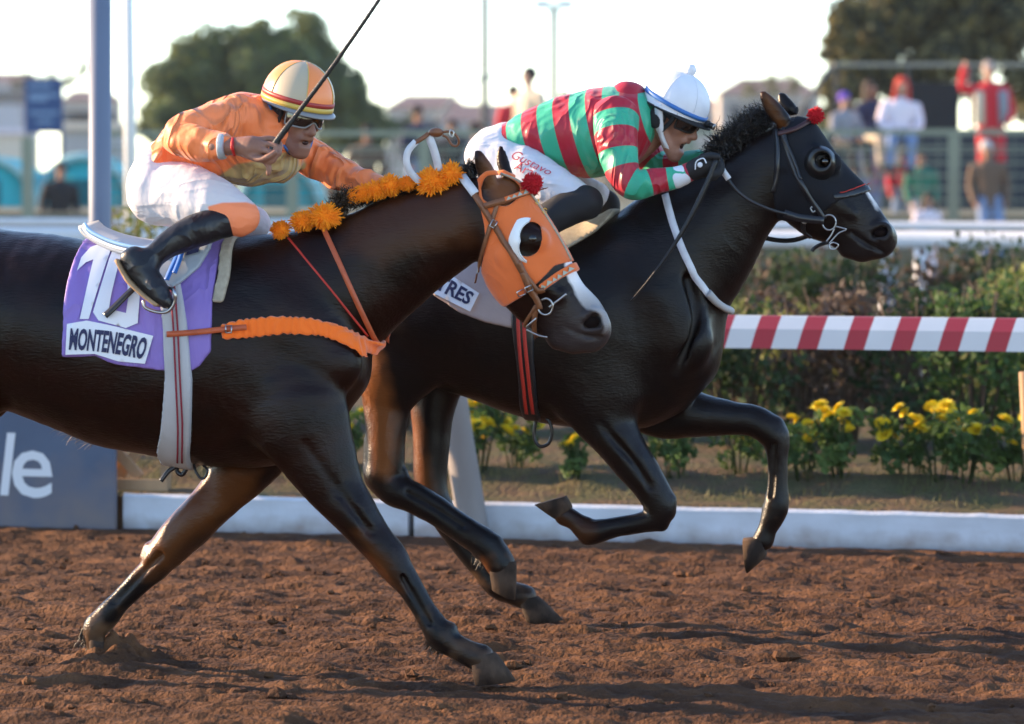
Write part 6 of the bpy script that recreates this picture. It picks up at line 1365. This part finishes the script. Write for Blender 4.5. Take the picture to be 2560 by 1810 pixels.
# ---- blue notice board on posts
D0 = 62; cx = wx(108, D0); e = empty('notice_board', (cx, D0, 1.0)); tag(e, 'dark blue notice board on two posts at the upper left', 'sign'); z0, z1 = wz(332, D0)-1, wz(196, D0)-1
mb = MB(); mb.box((wx(62, D0)-cx, 0, z0), (wx(156, D0)-cx, .08, z1), 0, .01); pn = mb.build('panel', C_('board_navy', (.028, .055, .15)), e)
for px in (66, 152): V, F = sweep([(wx(px, D0)-cx, .12, 0), (wx(px, D0)-cx, .12, z1)], .035, 8); mobj('post', V, F, C_('board_post', (.10, .11, .13)), e)
for py, a, b in ((214, 72, 130), (238, 74, 148), (248, 74, 120), (282, 74, 146), (304, 92, 132)): mb = MB(); mb.box((wx(a, D0)-cx, -.012, wz(py+5, D0)-1), (wx(b, D0)-cx, -.003, wz(py-5, D0)-1)); mb.build('printed_line', C_('print_pale', (.16, .21, .33)), e)
# ---- buildings far behind
M_ROOF = fmat('far_tile_roof', (.24, .165, .15)); M_WALL = fmat('far_wall', (.42, .37, .33)); M_PANE = mat('far_window', (.05, .06, .08), rough=.2)
def house(px0, px1, eave_py, ridge_py, D, label, wallm=M_WALL, hip=.25, win=5):
    a, b = wx(px0, D), wx(px1, D); ez, rz_ = wz(eave_py, D), wz(ridge_py, D); w_ = b-a; e = empty('house', ((a+b)/2, D, -.05)); tag(e, label, 'house', 'far houses'); dp = w_*.6
    mb = MB(); mb.box((-w_*.47, 0, 0), (w_*.47, dp, ez)); mb.build('wall', wallm, e)
    h = w_*hip; V = [(-w_/2, -.3, ez), (w_/2, -.3, ez), (w_/2, dp+.3, ez), (-w_/2, dp+.3, ez), (-w_/2+h, dp/2, rz_), (w_/2-h, dp/2, rz_)]; mobj('roof', V, [(0,1,5,4), (1,2,5), (2,3,4,5), (3,0,4), (3,2,1,0)], M_ROOF, e, smooth=False)
    for k in range(win):
        x = -w_*.4 + w_*.8*(k+.5)/win; mb = MB(); mb.box((x-.5, -.05, ez-1.9), (x+.5, -.01, ez-.7)); mb.build('window', M_PANE, e)
house(960, 1180, 268, 232, 230, 'far house with hipped brown roof right of the round trees'); house(1090, 1330, 300, 256, 210, 'far grey roofed house behind the spectators in the middle', fmat('far_wall_grey', (.34, .33, .34))); house(1790, 2060, 232, 190, 240, 'far house with brown roof behind the leading horse\'s ears'); house(1560, 1840, 268, 236, 260, 'far low house behind the white helmet')
house(150, 300, 250, 222, 230, 'far house with reddish roof between notice board and thick pole', hip=.2); house(-80, 90, 205, 178, 320, 'far grey block at the left edge', fmat('far_block', (.40, .40, .43)), hip=.05)
D0 = 80; e = empty('kiosk', (wx(20, D0), D0, -.05)); tag(e, 'low cream kiosk with sunlit wall left of the notice board', 'kiosk'); cx = wx(20, D0); mb = MB(); mb.box((wx(-60, D0)-cx, 0, 0), (wx(64, D0)-cx, 2, wz(330, D0))); mb.build('wall', C_('cream', (.62, .52, .42)), e); mb = MB(); mb.box((wx(-64, D0)-cx, -.1, wz(330, D0)+.004), (wx(68, D0)-cx, 2.1, wz(322, D0)+.05)); mb.build('roof', white, e)
D0 = 84; cx = wx(190, D0); e = empty('kiosk', (cx, D0, -.05)); tag(e, 'low cream kiosk between notice board and thick pole', 'kiosk'); mb = MB(); mb.box((wx(158, D0)-cx, 0, 0), (wx(300, D0)-cx, 2, wz(318, D0))); mb.build('wall', C_('kiosk_grey', (.36, .36, .36)), e); mb = MB(); mb.box((wx(154, D0)-cx, -.2, wz(318, D0)+.004), (wx(304, D0)-cx, 2.1, wz(300, D0))); mb.build('roof', C_('cream', (.62, .52, .42)), e)
# ---- trees
def tree(px, D, clumps_px, label, lms, seed, n=9000, leaf=.16, trunk_r=.3, depth=.8):
    """clumps_px: (px, py, r_px) masses of the crown"""
    b = at(px, HOR, D); b[2] = 0; e = empty('tree', b); tag(e, label, 'tree', 'trees beyond the terrace'); m = D/F_PX; rg = np.random.default_rng(seed); cl = []
    for x, y, r_ in clumps_px:
        c = at(x, y, D) - b; r_ = r_*m
        for k in range(14):
            d = rg.normal(size=3); d /= np.linalg.norm(d); q = r_*rg.uniform(.28, .48); cl.append((*(c + d*r_*rg.uniform(.2, .9)*np.array([1, depth, 1])), q, q, q*.9))
    P = cloud(n, cl, seed, .4); V, F = leaves(P, rg.uniform(.6, 1.4, n)*leaf, seed, up=0); k = rg.random(n) < .5
    o = mobj('crown', V, F, list(lms), e, smooth=False, fmat=k.astype(int))
    st = MB(); top = np.mean([at(x, y, D) - b for x, y, _ in clumps_px], 0); st.sweep(resample(np.array([(0, 0, -.1), (.05, 0, top[2]*.35), tuple(top*[.4, 1, .8])]), 8), np.linspace(trunk_r, trunk_r*.45, 8), 9); mobj('trunk', st.V, st.F, M_BARK, e)
    for x, y, r_ in clumps_px[:6]:
        c = at(x, y, D) - b; V, F = sweep(resample(np.array([(0, 0, c[2]*.25), tuple(c*[.5, .5, .7]), tuple(c)]), 7), np.linspace(trunk_r*.4, .04, 7), 6); mobj('limb', V, F, M_BARK, e)
tree(540, 95, [(450,300,110),(430,220,100),(520,150,110),(600,110,90),(640,220,120),(520,270,120),(380,300,70),(600,330,110),(700,300,90),(690,170,95),(640,120,80),(705,115,75),(735,160,80)], 'broad round green tree behind the near rider', (LM_T, LM_T2), 11, 30000, leaf=.2)
tree(830, 102, [(760,100,70),(800,150,90),(850,220,90),(890,300,90),(800,260,110),(740,200,90),(920,340,60),(840,340,80)], 'dark green tree right of the broad round one', (LM_T2, LM_T), 12, 20000, leaf=.2)
tree(2330, 72, [(2150,60,80),(2230,20,110),(2350,-20,130),(2480,20,130),(2200,130,100),(2320,110,120),(2450,130,130),(2130,210,70),(2560,80,130),(2240,230,80),(2600,200,110),(2100,290,50),(2095,120,55),(2110,50,60),(2080,210,45)], 'large olive and dark conifer at the upper right', (LM_C, LM_C2), 13, 34000, leaf=.17, trunk_r=.4)
tree(2095, 78, [(2085,250,40),(2100,200,45),(2080,310,45),(2110,160,40)], 'slim olive tree left of the large conifer', (LM_C, LM_T), 14, 2600, leaf=.14, trunk_r=.14)
tree(960, 120, [(960,330,40),(1010,325,35),(930,310,35)], 'low dark bush tree right of the round trees', (LM_T2, LM_C2), 15, 1800, leaf=.16, trunk_r=.12)
tree(190, 260, [(170,200,30),(210,170,30),(130,190,25)], 'hazy bare tree behind the notice board', (LM_B, LM_T2), 16, 900, leaf=.2, trunk_r=.15); tree(75, 270, [(70,195,30),(110,205,25),(40,210,25)], 'hazy bare tree at the far left', (LM_B, LM_T2), 17, 900, leaf=.2, trunk_r=.15)
tree(1950, 230, [(1930,215,35),(1990,205,35),(1880,225,30)], 'hazy far tree behind the leading horse\'s ears', (LM_T, LM_B), 18, 900, leaf=.22, trunk_r=.15)

# ------------------------------------------------------------------ haze
mb = MB(); mb.box((-410, -6, -1.1), (410, 712, 14)); hz_ = mb.build('haze', []); hz_['kind'] = 'stuff'; tag(hz_, 'pale evening haze over the racecourse and the houses', 'haze')
hm = bpy.data.materials.new('haze_air'); hm.use_nodes = True; N_ = hm.node_tree; N_.nodes.clear(); ho = N_.nodes.new('ShaderNodeOutputMaterial'); hv_ = N_.nodes.new('ShaderNodeVolumePrincipled')
hv_.inputs['Color'].default_value = (.93, .94, 1.0, 1); hv_.inputs['Density'].default_value = .00015; hv_.inputs['Anisotropy'].default_value = .3; N_.links.new(hv_.outputs[0], ho.inputs['Volume']); hz_.data.materials.append(hm)
